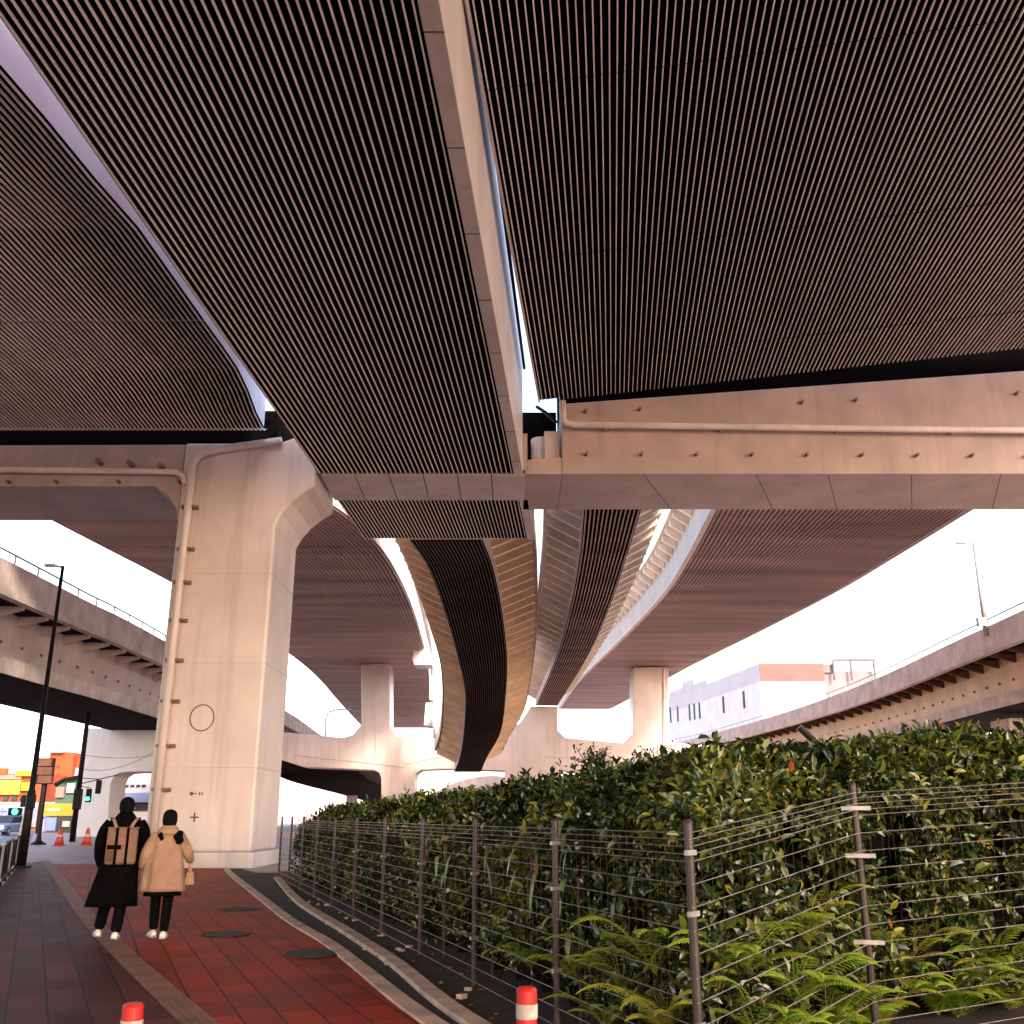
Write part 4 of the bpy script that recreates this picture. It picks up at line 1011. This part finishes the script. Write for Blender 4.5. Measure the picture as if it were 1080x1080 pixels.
for i in range(len(PL)-1):
    a_, b_ = PL[i], PL[i+1]; dv = b_-a_; n_ = Vector((-dv.y, dv.x, 0)).normalized()
    segs.append((a_, b_, n_, dv.length*min(1.0, (8.5/max(6, (a_.y+b_.y)/2))**1.25)))
wts = [q[3] for q in segs]
tries = 0; made = 0
while made < 21000 and tries < 400000:
    tries += 1
    a_, b_, n_, _w = rnd.choices(segs, wts)[0]
    r_ = rnd.random()
    d = rnd.uniform(.36, .52) if r_ < .52 else rnd.uniform(.5, 1.2) if r_ < .76 else rnd.uniform(1.0, 4.4)
    p = a_.lerp(b_, rnd.uniform(-.1, 1.25)) + n_*d; x, y = p.x, p.y
    dd = in_d(x, y)
    if dd < 0.34 or abs(dd-d) > .12 and d < 1.2: continue
    z = hedge_surf(x, y, dd) + rnd.gauss(0, .05)
    if z < 0.06: z = rnd.uniform(.06, .2)
    lump = noise.noise(Vector((x*1.9, y*1.9, z*2.2)))
    if dd < .6 and lump < 0.06 and rnd.random() < .85: continue       # gaps, dark behind
    e_ = 0.15; gx = in_d(x+e_, y)-in_d(x-e_, y); gy = in_d(x, y+e_)-in_d(x, y-e_)
    out = Vector((-gx, -gy, 0)); out = out.normalized() if out.length > 1e-4 else Vector((0, -1, 0))
    q = Vector((x, y, z)) + (out if dd < .6 else UP)*rnd.uniform(-.02, .09)
    put_cluster(q.x, q.y, q.z, out if dd < .7 else (out*0.5+UP).normalized(), y < 10); made += 1
build('foliage', fol, [M['leafdark'], M['leafmid'], M['leafyel'], M['leafpale'], M['leafdry']], hedge)
build('twig_work', twig, M['wood'], hedge)

# airy self-sown shrubs standing above the hedge
def airy_shrub(px, py, ptop, Y, label, n, wide):
    b = at(px, py, Y=Y); t = at(px, ptop, Y=Y); e = empty('airy_shrub', (b.x, b.y, 0), label, 'shrub', 'airy shrubs above the hedge')
    st = MB(); lf = MB(); H_ = t.z-b.z
    for k in range(n):
        a = rnd.uniform(0, 6.28); sp_ = rnd.uniform(.1, 1)*wide
        end = b+Vector((math.cos(a)*sp_, math.sin(a)*sp_*.8, H_*rnd.uniform(.55, 1.0))); mid_ = b.lerp(end, .5)+rvec()*.04+UP*.05
        st.tube([b-UP*1.2*(k == 0)-UP*.1, b, mid_, end], .004 if k else .012, 5, caps=False)
        for q in range(18):
            f = rnd.uniform(.3, 1); p = b.lerp(end, f)+rvec()*.05
            leaf(lf, p, rvec()+UP*.3, UP+rvec()*.6, rnd.uniform(.03, .06), rnd.uniform(.014, .024), rnd.choice((0, 0, 1)))
    build('stem', st, M['wood'], e); build('foliage', lf, [M['leafdark'], M['leafmid']], e)
airy_shrub(630, 825, 788, 10.5, 'small airy shrub rising above the hedge, left of its neighbour', 30, .30)
airy_shrub(694, 825, 786, 10.5, 'sparse twiggy shrub above the hedge in front of the far pier', 34, .32)
airy_shrub(762, 815, 784, 10.0, 'bushy dark shrub topping the hedge, right of the sparse twiggy one', 60, .30)

# ferns along the foot of the hedge: one fern, then copies
def make_fern(m1, m2):
    parts = []
    for k in range(13):
        mb = MB(); a = 2*math.pi*k/13+rnd.uniform(-.3, .3); L = rnd.uniform(.42, .72); rise = rnd.uniform(.9, 1.6)
        dirv = Vector((math.cos(a), math.sin(a), 0)); pts = []
        for q in range(13):
            f = q/12; pts.append(dirv*L*f*.85 + UP*(L*(rise*f-0.75*f*f*rise*.9)) )
        mb.tube(pts, .003, 4, caps=False)
        side = Vector((-dirv.y, dirv.x, 0))
        for q in range(1, 25):
            f = q/25; i = f*12; p = wlerp(pts, i); t = (wlerp(pts, min(12, i+.5))-wlerp(pts, max(0, i-.5))).normalized()
            wl_ = .105*math.sin(math.pi*min(1, f*.92+.10))**.8*(1.1-f*.5)
            for s in (-1, 1):
                d_ = (side*s+t*.55-UP*.12); leaf(mb, p, d_, UP+rvec()*.15, max(.012, wl_), .024, 0 if rnd.random() < .8 else 1, .1, .2)
        parts.append(mb)
    return parts
def fern_at(x, y, z, sc, rz, label, kind, proto):
    if proto[kind] is None:
        e = empty('fern', (0, 0, 0), label, 'fern', 'ferns at the foot of the hedge')
        for mb in make_fern(None, None): build('frond', mb, [M['fern'], M['fernyel']] if kind == 0 else [M['fernyel'], M['fern']], e, local=True)
        proto[kind] = e
    else: e = copy_tree(proto[kind]); tag(e, label, 'fern', 'ferns at the foot of the hedge')
    sc *= 1.08; e.location = (x, y, z); e.scale = (sc, sc, sc); e.rotation_euler = (rnd.uniform(-.15, .1), rnd.uniform(-.15, .15), rz)
protos = [None, None]
FERNS = [(775, 990, 6.7, 1.0, 0), (835, 1010, 6.95, 1.1, 0), (800, 1060, 6.6, .9, 0), (872, 1060, 7.1, 1.0, 0), (690, 985, 6.9, .9, 0), (655, 1010, 7.1, .85, 0), (700, 1050, 6.7, .8, 1), (640, 1055, 7.2, .7, 0),
         (950, 990, 7.9, .9, 1), (985, 1030, 8.0, 1.0, 0), (1045, 990, 8.2, 1.0, 0), (1062, 1045, 8.2, 1.0, 1), (925, 1055, 7.7, .9, 1), (1010, 1075, 8.0, .9, 0), (605, 1010, 7.9, .6, 1), (560, 1000, 8.5, .6, 0), (850, 960, 7.1, .8, 1), (900, 1080, 7.5, .8, 0)]
DESC = ['bright green fern right of the fence corner post, highest one there', 'bright green fern midway between the two nearest fence posts', 'low green fern at the foot of the fence corner post', 'green fern low down just left of the nearest right-hand fence post',
        'green fern left of the fence corner post, upper one', 'green fern halfway between the corner post and the next post to the left', 'yellowish fern low beside the fence corner post', 'small green fern low down behind the red marker post at the fence',
        'yellow fern just right of the rightmost fence post', 'green fern between the rightmost fence post and the photo edge', 'green fern near the right edge, upper one', 'yellow fern near the right edge, lower one', 'yellowish fern at the foot of the rightmost fence post', 'low green fern at the bottom right', 'small yellow fern behind the third fence post from the right', 'small green fern left of the third fence post from the right',
        'yellow fern highest on the bank between the two nearest fence posts', 'low green fern in the bottom row behind the rightmost fence post']
for (px, py, Y, sc, kd), ds in zip(FERNS, DESC):
    p = at(px, py, Y=Y); 
    k_ = 0
    while in_d(p.x, p.y) < 0.22 and k_ < 30: p = at(px, py, Y=p.y+0.06); k_ += 1
    zb = gz(p.x, p.y); zz = max(zb, p.z-0.26*sc)
    fern_at(p.x, p.y, zz, sc, rnd.uniform(0, 6.28), ds, kd, protos)

# plants with long strap leaves hanging behind the wires
def strap_plant(px, py, Y, n, label):
    p = at(px, py, Y=Y); e = empty('strap_plant', (p.x, p.y, 0), label, 'plant', 'strap-leaved plants in the hedge')
    st = MB(); st.tube([(p.x, p.y, 0), p], .012, 6); build('stem', st, M['wood'], e)
    for k in range(n):
        a = rnd.uniform(0, 6.28); L = rnd.uniform(.16, .40); d_ = Vector((math.cos(a), math.sin(a)-.6, 0)).normalized(); W = rnd.uniform(.014, .028)
        o_ = p + Vector((rnd.uniform(-.16, .16), rnd.uniform(-.03, .03), rnd.uniform(-.42, .10))); lift_ = rnd.uniform(-.2, 1.0); fall = rnd.uniform(.7, 1.5)
        s = Vector((-d_.y, d_.x, 0)); pts = []
        for q in range(9):
            f = q/8; pts.append(o_+d_*L*(.6*f-.2*f*f)+UP*L*(lift_*f-fall*f*f))
        mb = MB(); l_, r_2 = [], []
        for q, c_ in enumerate(pts):
            wq = W*math.sin(math.pi*(.08+.9*q/8))**.7; l_.append(c_-s*wq+UP*wq*.3); r_2.append(c_+s*wq+UP*wq*.3)
        mb.sheet(l_, pts); mb.sheet(pts, r_2)
        build('leaf', mb, M['leafdry'] if rnd.random() < .09 else M['strapleaf'] if rnd.random() < .75 else M['leafpale'], e, smooth=True)
for args in ((560, 885, 9.2, 12, 'strap-leaved plant between the second and third fence posts from the corner'), (615, 880, 8.4, 14, 'strap-leaved plant just right of the second fence post from the corner'), (655, 885, 7.9, 14, 'strap-leaved plant between the corner post and its left neighbour, left one'),
             (690, 880, 7.4, 14, 'strap-leaved plant beside the fence corner post, upper one'), (610, 925, 8.1, 10, 'low strap-leaved plant right of the second fence post from the corner'), (470, 890, 11.5, 10, 'strap-leaved plant far down the fence, by the fourth post'), (520, 900, 10.2, 10, 'strap-leaved plant right of the third fence post from the corner')):
    strap_plant(*args)

# fallen leaves and pebbles on the soil
lit = MB()
for k in range(110):
    y = rnd.uniform(6, 24); x = FX(y)-rnd.uniform(-.15, .55)
    p = Vector((x, y, .03)); leaf(lit, p, Vector((rnd.uniform(-1, 1), rnd.uniform(-1, 1), rnd.uniform(0, .3))), UP+rvec()*.3, rnd.uniform(.04, .09), .03, rnd.choice((0, 0, 1)))
o = build('fallen_leaves', lit, [M['leafdry'], M['wood']]); tag(o, 'dry fallen leaves scattered on the soil along the fence', 'leaf litter', kind='stuff')
pb = MB()
for k in range(34):
    y = rnd.uniform(6, 20); x = FX(y)-rnd.uniform(-.05, .5); s_ = rnd.uniform(.012, .04)
    pb.box((x, y, .012+s_*.4), (s_*2, s_*1.5, s_), rnd.uniform(0, 3))
o = build('pebbles', pb, M['kerb']); tag(o, 'pale pebbles on the soil along the fence', 'pebbles', kind='stuff')

# ------------------------------------------------------------------ people
def skin_mesh(name, V_, E_, Rr, m, parent, sub=2, root_i=0):
    me = bpy.data.meshes.new(name+'_skeleton'); me.from_pydata([tuple(v) for v in V_], E_, []); me.update()
    o = bpy.data.objects.new(name, me); COL.objects.link(o)
    sk = o.modifiers.new('skin', 'SKIN'); sk.use_smooth_shade = True
    for i, r in enumerate(Rr):
        rr = r if isinstance(r, tuple) else (r, r)
        me.skin_vertices[0].data[i].radius = rr; me.skin_vertices[0].data[i].use_root = (i == root_i)
    sb = o.modifiers.new('sub', 'SUBSURF'); sb.levels = sub; sb.render_levels = sub
    dg = bpy.context.evaluated_depsgraph_get(); dg.update()
    nm = bpy.data.meshes.new_from_object(o.evaluated_get(dg))
    COL.objects.unlink(o); bpy.data.objects.remove(o)
    nm.name = name; nm.materials.clear(); nm.materials.append(m)
    nm.polygons.foreach_set('use_smooth', [True]*len(nm.polygons))
    ob = bpy.data.objects.new(name, nm); COL.objects.link(ob); ob.parent = parent
    return ob
def chain(V_, E_, R2, start, pts):
    """append a chain of (point, radius) to a skeleton from vertex start"""
    prev = start
    for p, r in pts:
        V_.append(Vector(p)); R2.append(r); i = len(V_)-1
        if prev is not None: E_.append((prev, i))
        prev = i
    return prev
def hand(V_, E_, R2, wrist_i, w_, d, side):
    """palm and five bent fingers; d is the direction the hand hangs"""
    d = Vector(d).normalized(); fwd = Vector((0, 1, 0)); fwd = (fwd - d*fwd.dot(d)).normalized(); inn = Vector((-side, 0, 0))
    palm = chain(V_, E_, R2, wrist_i, [(w_+d*0.05, (.026, .018)), (w_+d*0.085, (.030, .016))])
    for k, (o_, L) in enumerate(((-.026, .062), (-.009, .075), (.009, .08), (.026, .07))):
        b_ = w_+d*0.095+fwd*o_
        chain(V_, E_, R2, palm, [(b_, .0095), (b_+d*L*.5+inn*.008, .009), (b_+d*L*.85+inn*.03, .007)])
    tb_ = w_+d*0.045+fwd*.03
    chain(V_, E_, R2, palm-1, [(tb_, .011), (tb_+d*.035+fwd*.014+inn*.01, .009), (tb_+d*.058+fwd*.012+inn*.022, .0075)])
def rings_loft(mb, secs, n=36, folds=0.0, seed=0, fold_from=0.0):
    """secs: (z, half width, half depth, cx, cy)"""
    R3 = []; k0 = len(secs)
    for q, (z, a, b, cx, cy) in enumerate(secs):
        ring_ = []
        for k in range(n):
            t = 2*math.pi*k/n; f = 1.0
            if folds: 
                wgt = max(0.0, (q/(k0-1)-fold_from)/(1-fold_from))
                f += folds*wgt*(math.sin(5*t+seed+q*.12)+.6*math.sin(9*t+1.7*seed-q*.1))
            ring_.append(Vector((cx+a*f*math.cos(t), cy+b*f*math.sin(t), z)))
        R3.append(ring_)
    mb.loft(R3, caps=True)
def lerp_secs(secs, n):
    P = [Vector((s[0], s[1], s[2])) for s in secs]; Q = [Vector((s[3], s[4], 0)) for s in secs]
    a, b = catmull(P, n), catmull(Q, n)
    return [(a[i].x, a[i].y, a[i].z, b[i].x, b[i].y) for i in range(n)]
def head_chain(V_, E_, R2, neck_i, zc, sc=1.0, yf=.0):
    i = chain(V_, E_, R2, neck_i, [((0, .02+yf, zc-.075*sc), (.066*sc, .070*sc)), ((0, .012+yf, zc-.01*sc), (.080*sc, .092*sc)), ((0, .0+yf, zc+.055*sc), (.078*sc, .092*sc)), ((0, -.002+yf, zc+.098*sc), (.046*sc, .055*sc))])
    # nose, ears, chin
    chain(V_, E_, R2, i-2, [((0, .098*sc+yf, zc-.03*sc), .016*sc), ((0, .116*sc+yf, zc-.035*sc), .011*sc)])
    chain(V_, E_, R2, i-3, [((0, .075*sc+yf, zc-.105*sc), .026*sc)])
    for s in (-1, 1): chain(V_, E_, R2, i-2, [((s*.086*sc, -.004+yf, zc-.02*sc), (.012*sc, .022*sc)), ((s*.094*sc, -.008+yf, zc-.005*sc), (.007*sc, .018*sc))])
def face_bits(p, zc, sc, yf=.0):
    for s in (-1, 1):
        c = MB(); q = Vector((s*.031*sc, .083*sc+yf, zc-.008*sc))
        c.tube([q-Vector((0, .006, 0)), q+Vector((0, .006, 0)), q+Vector((0, .010, 0))], [.013*sc, .012*sc, .004*sc], 10); build('eye', c, M['hair'], p, local=True)
    c = MB(); c.box((0, .089*sc+yf, zc-.075*sc), (.045*sc, .012, .009)); build('mouth', c, M['pink'], p, local=True, bevel=.003)
def shoe(p, heel, yaw, pitch=0.0, m='shoe'):
    c = MB(); rm = Matrix.Rotation(yaw, 3, 'Z') @ Matrix.Rotation(pitch, 3, 'X')
    secs = [(-.07, .030, .06), (-.05, .038, .085), (.0, .040, .09), (.06, .042, .075), (.12, .046, .055), (.17, .042, .045), (.195, .022, .03)]
    c.loft([[rm @ Vector((w_*math.cos(t), y, max(.0, h*.5+h*.5*math.sin(t)))) + Vector(heel) for t in [2*math.pi*k/14 for k in range(14)]] for y, w_, h in secs])
    o = build('shoe', c, M[m], p, smooth=True, local=True)
    s = MB(); s.loft([[rm @ Vector((sg*w_*1.06, y, z)) + Vector(heel) for sg, z in ((-1, 0), (-1, .022), (1, .022), (1, 0))] for y, w_, h in secs]); build('sole', s, M['reflect'], o, local=True)

def leg_pts(side, hip, knee, ankle): return [(hip, .088), (Vector(hip).lerp(Vector(knee), .5), .074), (knee, .056), (Vector(knee).lerp(Vector(ankle), .4), .05), (ankle, .036)]
HEAD = R_(17)
# --- man in the long black coat
mp_ = at(121, 989, Z=0.0); mp_ = Vector((mp_.x+.03, 13.5, 0.012))
man = empty('person', mp_, 'person in long black coat walking away with a tan backpack', 'person', rz=HEAD)
legs = {-1: ((-.09, 0, .86), (-.13, .22, .50), (-.20, .26, .10)), 1: ((.09, 0, .86), (.06, .05, .48), (.03, -.13, .09))}
V1, E1, R1 = [Vector((0, 0, .92))], [], [(.15, .11)]
ch = chain(V1, E1, R1, 0, [((0, 0, 1.10), (.135, .10)), ((0, -.005, 1.30), (.15, .11)), ((0, 0, 1.42), (.09, .075)), ((0, .012, 1.49), .055)])
head_chain(V1, E1, R1, ch, 1.60)
for s in (-1, 1):
    wi = chain(V1, E1, R1, 2, [((s*.19, 0, 1.37), .062), ((s*.245, -.05, 1.13), .045), ((s*.235, .06, .93), .033), ((s*.225, .11, .87), .028)])
    hand(V1, E1, R1, wi, V1[wi], (-s*.15, .5, -.8), s)
    hp, kn, an = legs[s]; ai = chain(V1, E1, R1, 0, leg_pts(s, hp, kn, an))
    chain(V1, E1, R1, ai, [(Vector(an)+Vector((0, .05, -.05)), .032), (Vector(an)+Vector((0, .13, -.065)), .026)])
skin_mesh('body', V1, E1, R1, M['skin'], man)
face_bits(man, 1.60, 1.0)
V2, E2, R2 = [Vector((0, 0, .92))], [], [(.165, .125)]
for s in (-1, 1):
    hp, kn, an = legs[s]; chain(V2, E2, R2, 0, [(hp, .108), (Vector(hp).lerp(Vector(kn), .5), .096), (kn, .086), (Vector(kn).lerp(Vector(an), .5), .078), (Vector(an)+Vector((0, 0, -.03)), .072)])
skin_mesh('trousers', V2, E2, R2, M['trouser'], man)
shoe(man, (-.20, .24, .0), R_(12)); shoe(man, (.03, -.13, .0), R_(-4))
c = MB(); rings_loft(c, lerp_secs([(1.505, .078, .085, 0, .0), (1.475, .10, .10, 0, 0), (1.44, .165, .115, 0, 0), (1.38, .222, .135, 0, 0), (1.25, .232, .15, 0, 0), (1.05, .222, .15, -.005, 0), (.90, .235, .16, -.015, 0), (.65, .275, .185, -.035, 0), (.38, .318, .215, -.055, .01)], 26), folds=.045, seed=1.0, fold_from=.45)
for s in (-1, 1): c.tube(catmull([(s*.175, 0, 1.395), (s*.235, -.02, 1.30), (s*.268, -.05, 1.12), (s*.262, .03, .97), (s*.235, .10, .88)], 14), [.075]*3+[.078]*4+[.072]*4+[.066]*3, 14)
co = build('coat', c, M['blackcloth'], man, smooth=True, local=True)
c = MB(); rings_loft(c, lerp_secs([(1.435, .135, .12, 0, -.01), (1.47, .13, .125, 0, -.02), (1.51, .098, .10, 0, -.01), (1.535, .075, .08, 0, 0)], 8)); build('hood', c, M['blackcloth'], co, smooth=True, local=True)
c = MB(); rings_loft(c, lerp_secs([(1.505, .05, .05, 0, -.03), (1.53, .078, .075, 0, -.028), (1.58, .092, .10, 0, -.022), (1.635, .094, .108, 0, -.012), (1.685, .078, .092, 0, -.006), (1.715, .045, .055, 0, -.006), (1.725, .01, .012, 0, -.006)], 14), folds=.02, seed=2, fold_from=-1); build('hair', c, M['hair'], man, smooth=True, local=True)
# backpack
bp_ = empty('backpack', mp_, 'tan canvas backpack with two dark vertical straps on the back of the black coat', 'backpack', rz=HEAD)
def rbox(c, x0, x1, y0, y1, z0, z1): c.box(((x0+x1)/2, (y0+y1)/2, (z0+z1)/2), (x1-x0, y1-y0, z1-z0))
c = MB(); rbox(c, -.185, .185, -.30, -.155, .89, 1.33); build('pack_body', c, M['packtan'], bp_, local=True, bevel=.035)
for x in (-.065, .065): c = MB(); rbox(c, x-.017, x+.017, -.312, -.150, .885, 1.34); build('strap', c, M['blackcloth'], bp_, local=True, bevel=.006)
c = MB(); rbox(c, -.17, .0, -.318, -.30, 1.075, 1.13); build('buckle_strap', c, M['blackcloth'], bp_, local=True, bevel=.006)
c = MB(); rbox(c, -.165, -.09, -.322, -.29, .93, 1.06); build('pocket', c, M['brick'], bp_, local=True, bevel=.01)
c = MB(); rbox(c, -.19, .19, -.25, -.16, 1.325, 1.345); build('lid', c, M['packtan'], bp_, local=True, bevel=.008)
for s in (-1, 1):
    c = MB(); P_ = catmull([(s*.085, -.215, 1.335), (s*.115, -.165, 1.40), (s*.15, -.095, 1.455), (s*.165, 0, 1.462), (s*.175, .11, 1.40)], 10)
    w_ = Vector((.02, 0, 0)); c.sheet([p-w_ for p in P_], [p+w_ for p in P_]); c.sheet([p-w_-UP*.008 for p in P_], [p+w_-UP*.008 for p in P_]); build('shoulder_strap', c, M['strap'], bp_, local=True, smooth=True)

# --- companion in the tan jacket
wp_ = Vector((at(171, 988, Z=0).x+.02, 13.55, 0.012))
lady = empty('person', wp_, 'person in flared tan jacket and black knit hat walking beside the person in black', 'person', rz=HEAD)
legs = {-1: ((-.075, 0, .80), (-.085, .16, .47), (-.075, .10, .10)), 1: ((.075, 0, .80), (.07, .05, .46), (.055, -.10, .09))}
V1, E1, R1 = [Vector((0, 0, .85))], [], [(.14, .105)]
ch = chain(V1, E1, R1, 0, [((0, 0, 1.0), (.12, .09)), ((0, -.005, 1.16), (.13, .10)), ((0, 0, 1.26), (.08, .07)), ((0, .012, 1.33), .05)])
head_chain(V1, E1, R1, ch, 1.44, .95)
LA = {-1: ((-.15, 0, 1.23), (-.24, -.05, 1.03), (-.27, .06, .86), (-.27, .09, .81)), 1: ((.16, 0, 1.23), (.30, -.06, 1.06), (.315, .05, .93), (.31, .075, .88))}
for s in (-1, 1):
    sh_, el, wr, w2 = LA[s]; wi = chain(V1, E1, R1, 2, [(sh_, .055), (el, .042), (wr, .031), (w2, .026)])
    hand(V1, E1, R1, wi, V1[wi], (0, .25, -.95), s)
    hp, kn, an = legs[s]; ai = chain(V1, E1, R1, 0, leg_pts(s, hp, kn, an))
    chain(V1, E1, R1, ai, [(Vector(an)+Vector((0, .05, -.05)), .030), (Vector(an)+Vector((0, .12, -.065)), .024)])
skin_mesh('body', V1, E1, R1, M['skin'], lady)
face_bits(lady, 1.44, .95)
V2, E2, R2 = [Vector((0, 0, .85))], [], [(.15, .115)]
for s in (-1, 1):
    hp, kn, an = legs[s]; chain(V2, E2, R2, 0, [(hp, .095), (Vector(hp).lerp(Vector(kn), .5), .084), (kn, .072), (Vector(kn).lerp(Vector(an), .5), .066), (Vector(an)+Vector((0, 0, -.03)), .060)])
skin_mesh('trousers', V2, E2, R2, M['trouser'], lady)
shoe(lady, (-.075, .08, .0), R_(14)); shoe(lady, (.055, -.10, .0), R_(-6))
c = MB(); rings_loft(c, lerp_secs([(.66, .20, .15, 0, 0), (.56, .225, .165, 0, 0), (.50, .235, .175, 0, 0)], 6), folds=.03, seed=4); build('skirt', c, M['blackcloth'], lady, smooth=True, local=True)
c = MB(); rings_loft(c, lerp_secs([(1.335, .07, .075, 0, .0), (1.31, .09, .095, 0, 0), (1.28, .15, .12, 0, 0), (1.23, .195, .135, -.005, 0), (1.10, .205, .15, -.01, -.01), (.92, .235, .18, -.01, -.015), (.74, .262, .195, -.005, -.015), (.56, .285, .21, .0, -.01)], 26), folds=.085, seed=2.2, fold_from=.05)
c.tube(catmull([(-.13, -.0, 1.25), (-.19, -.03, 1.14), (-.24, -.06, 1.02), (-.265, .0, .91), (-.27, .06, .85)], 12), [.07, .075, .078, .08, .08, .08, .078, .076, .074, .07, .066, .06], 14)
c.tube(catmull([(.13, 0, 1.25), (.19, -.03, 1.15), (.25, -.06, 1.05), (.285, .0, .97), (.30, .05, .925)], 12), [.066, .07, .072, .074, .074, .072, .07, .068, .064, .06, .056, .05], 14)
jk = build('jacket', c, M['tan'], lady, smooth=True, local=True)
c = MB(); rings_loft(c, lerp_secs([(1.25, .14, .12, 0, -.03), (1.285, .145, .13, 0, -.035), (1.33, .115, .115, 0, -.02), (1.365, .085, .09, 0, -.005)], 9)); build('collar', c, M['cream'], jk, smooth=True, local=True)
for x_, w_, z_, h_ in ((-.085, .035, 1.235, .06), (.135, .062, 1.215, .085)):
    c = MB(); rings_loft(c, [(z_-h_+2*h_*q/8, max(.004, w_*math.sin(math.pi*(.06+.88*q/8))**.6), .045*math.sin(math.pi*(.06+.88*q/8))**.6, x_+.012*math.sin(q), -.125+.012*q/8) for q in range(9)], 16); build('scarf_end', c, M['blackcloth'], lady, smooth=True, local=True)
c = MB(); rings_loft(c, lerp_secs([(1.36, .078, .075, 0, -.02), (1.40, .090, .096, 0, -.014), (1.45, .093, .104, 0, -.006), (1.51, .086, .098, 0, 0), (1.55, .058, .066, 0, 0), (1.566, .012, .014, 0, 0)], 14)); build('knit_hat', c, M['hair'], lady, smooth=True, local=True)
hb_ = empty('handbag', wp_, 'small cream handbag hanging from the hand of the person in tan', 'bag', rz=HEAD)
c = MB(); c.loft([[Vector((.315+a*x, .09+b*y, z)) for x, y in ((-1, -1), (1, -1), (1, 1), (-1, 1))] for a, b, z in ((.055, .10, .62), (.06, .105, .66), (.045, .085, .76), (.03, .07, .79))]); build('bag_body', c, M['cream'], hb_, local=True, bevel=.012)
c = MB(); c.tube(catmull([(.315, .03, .785), (.315, .05, .83), (.312, .085, .845), (.315, .12, .83), (.315, .145, .785)], 12), .006, 6); build('handle', c, M['strap'], hb_, local=True)
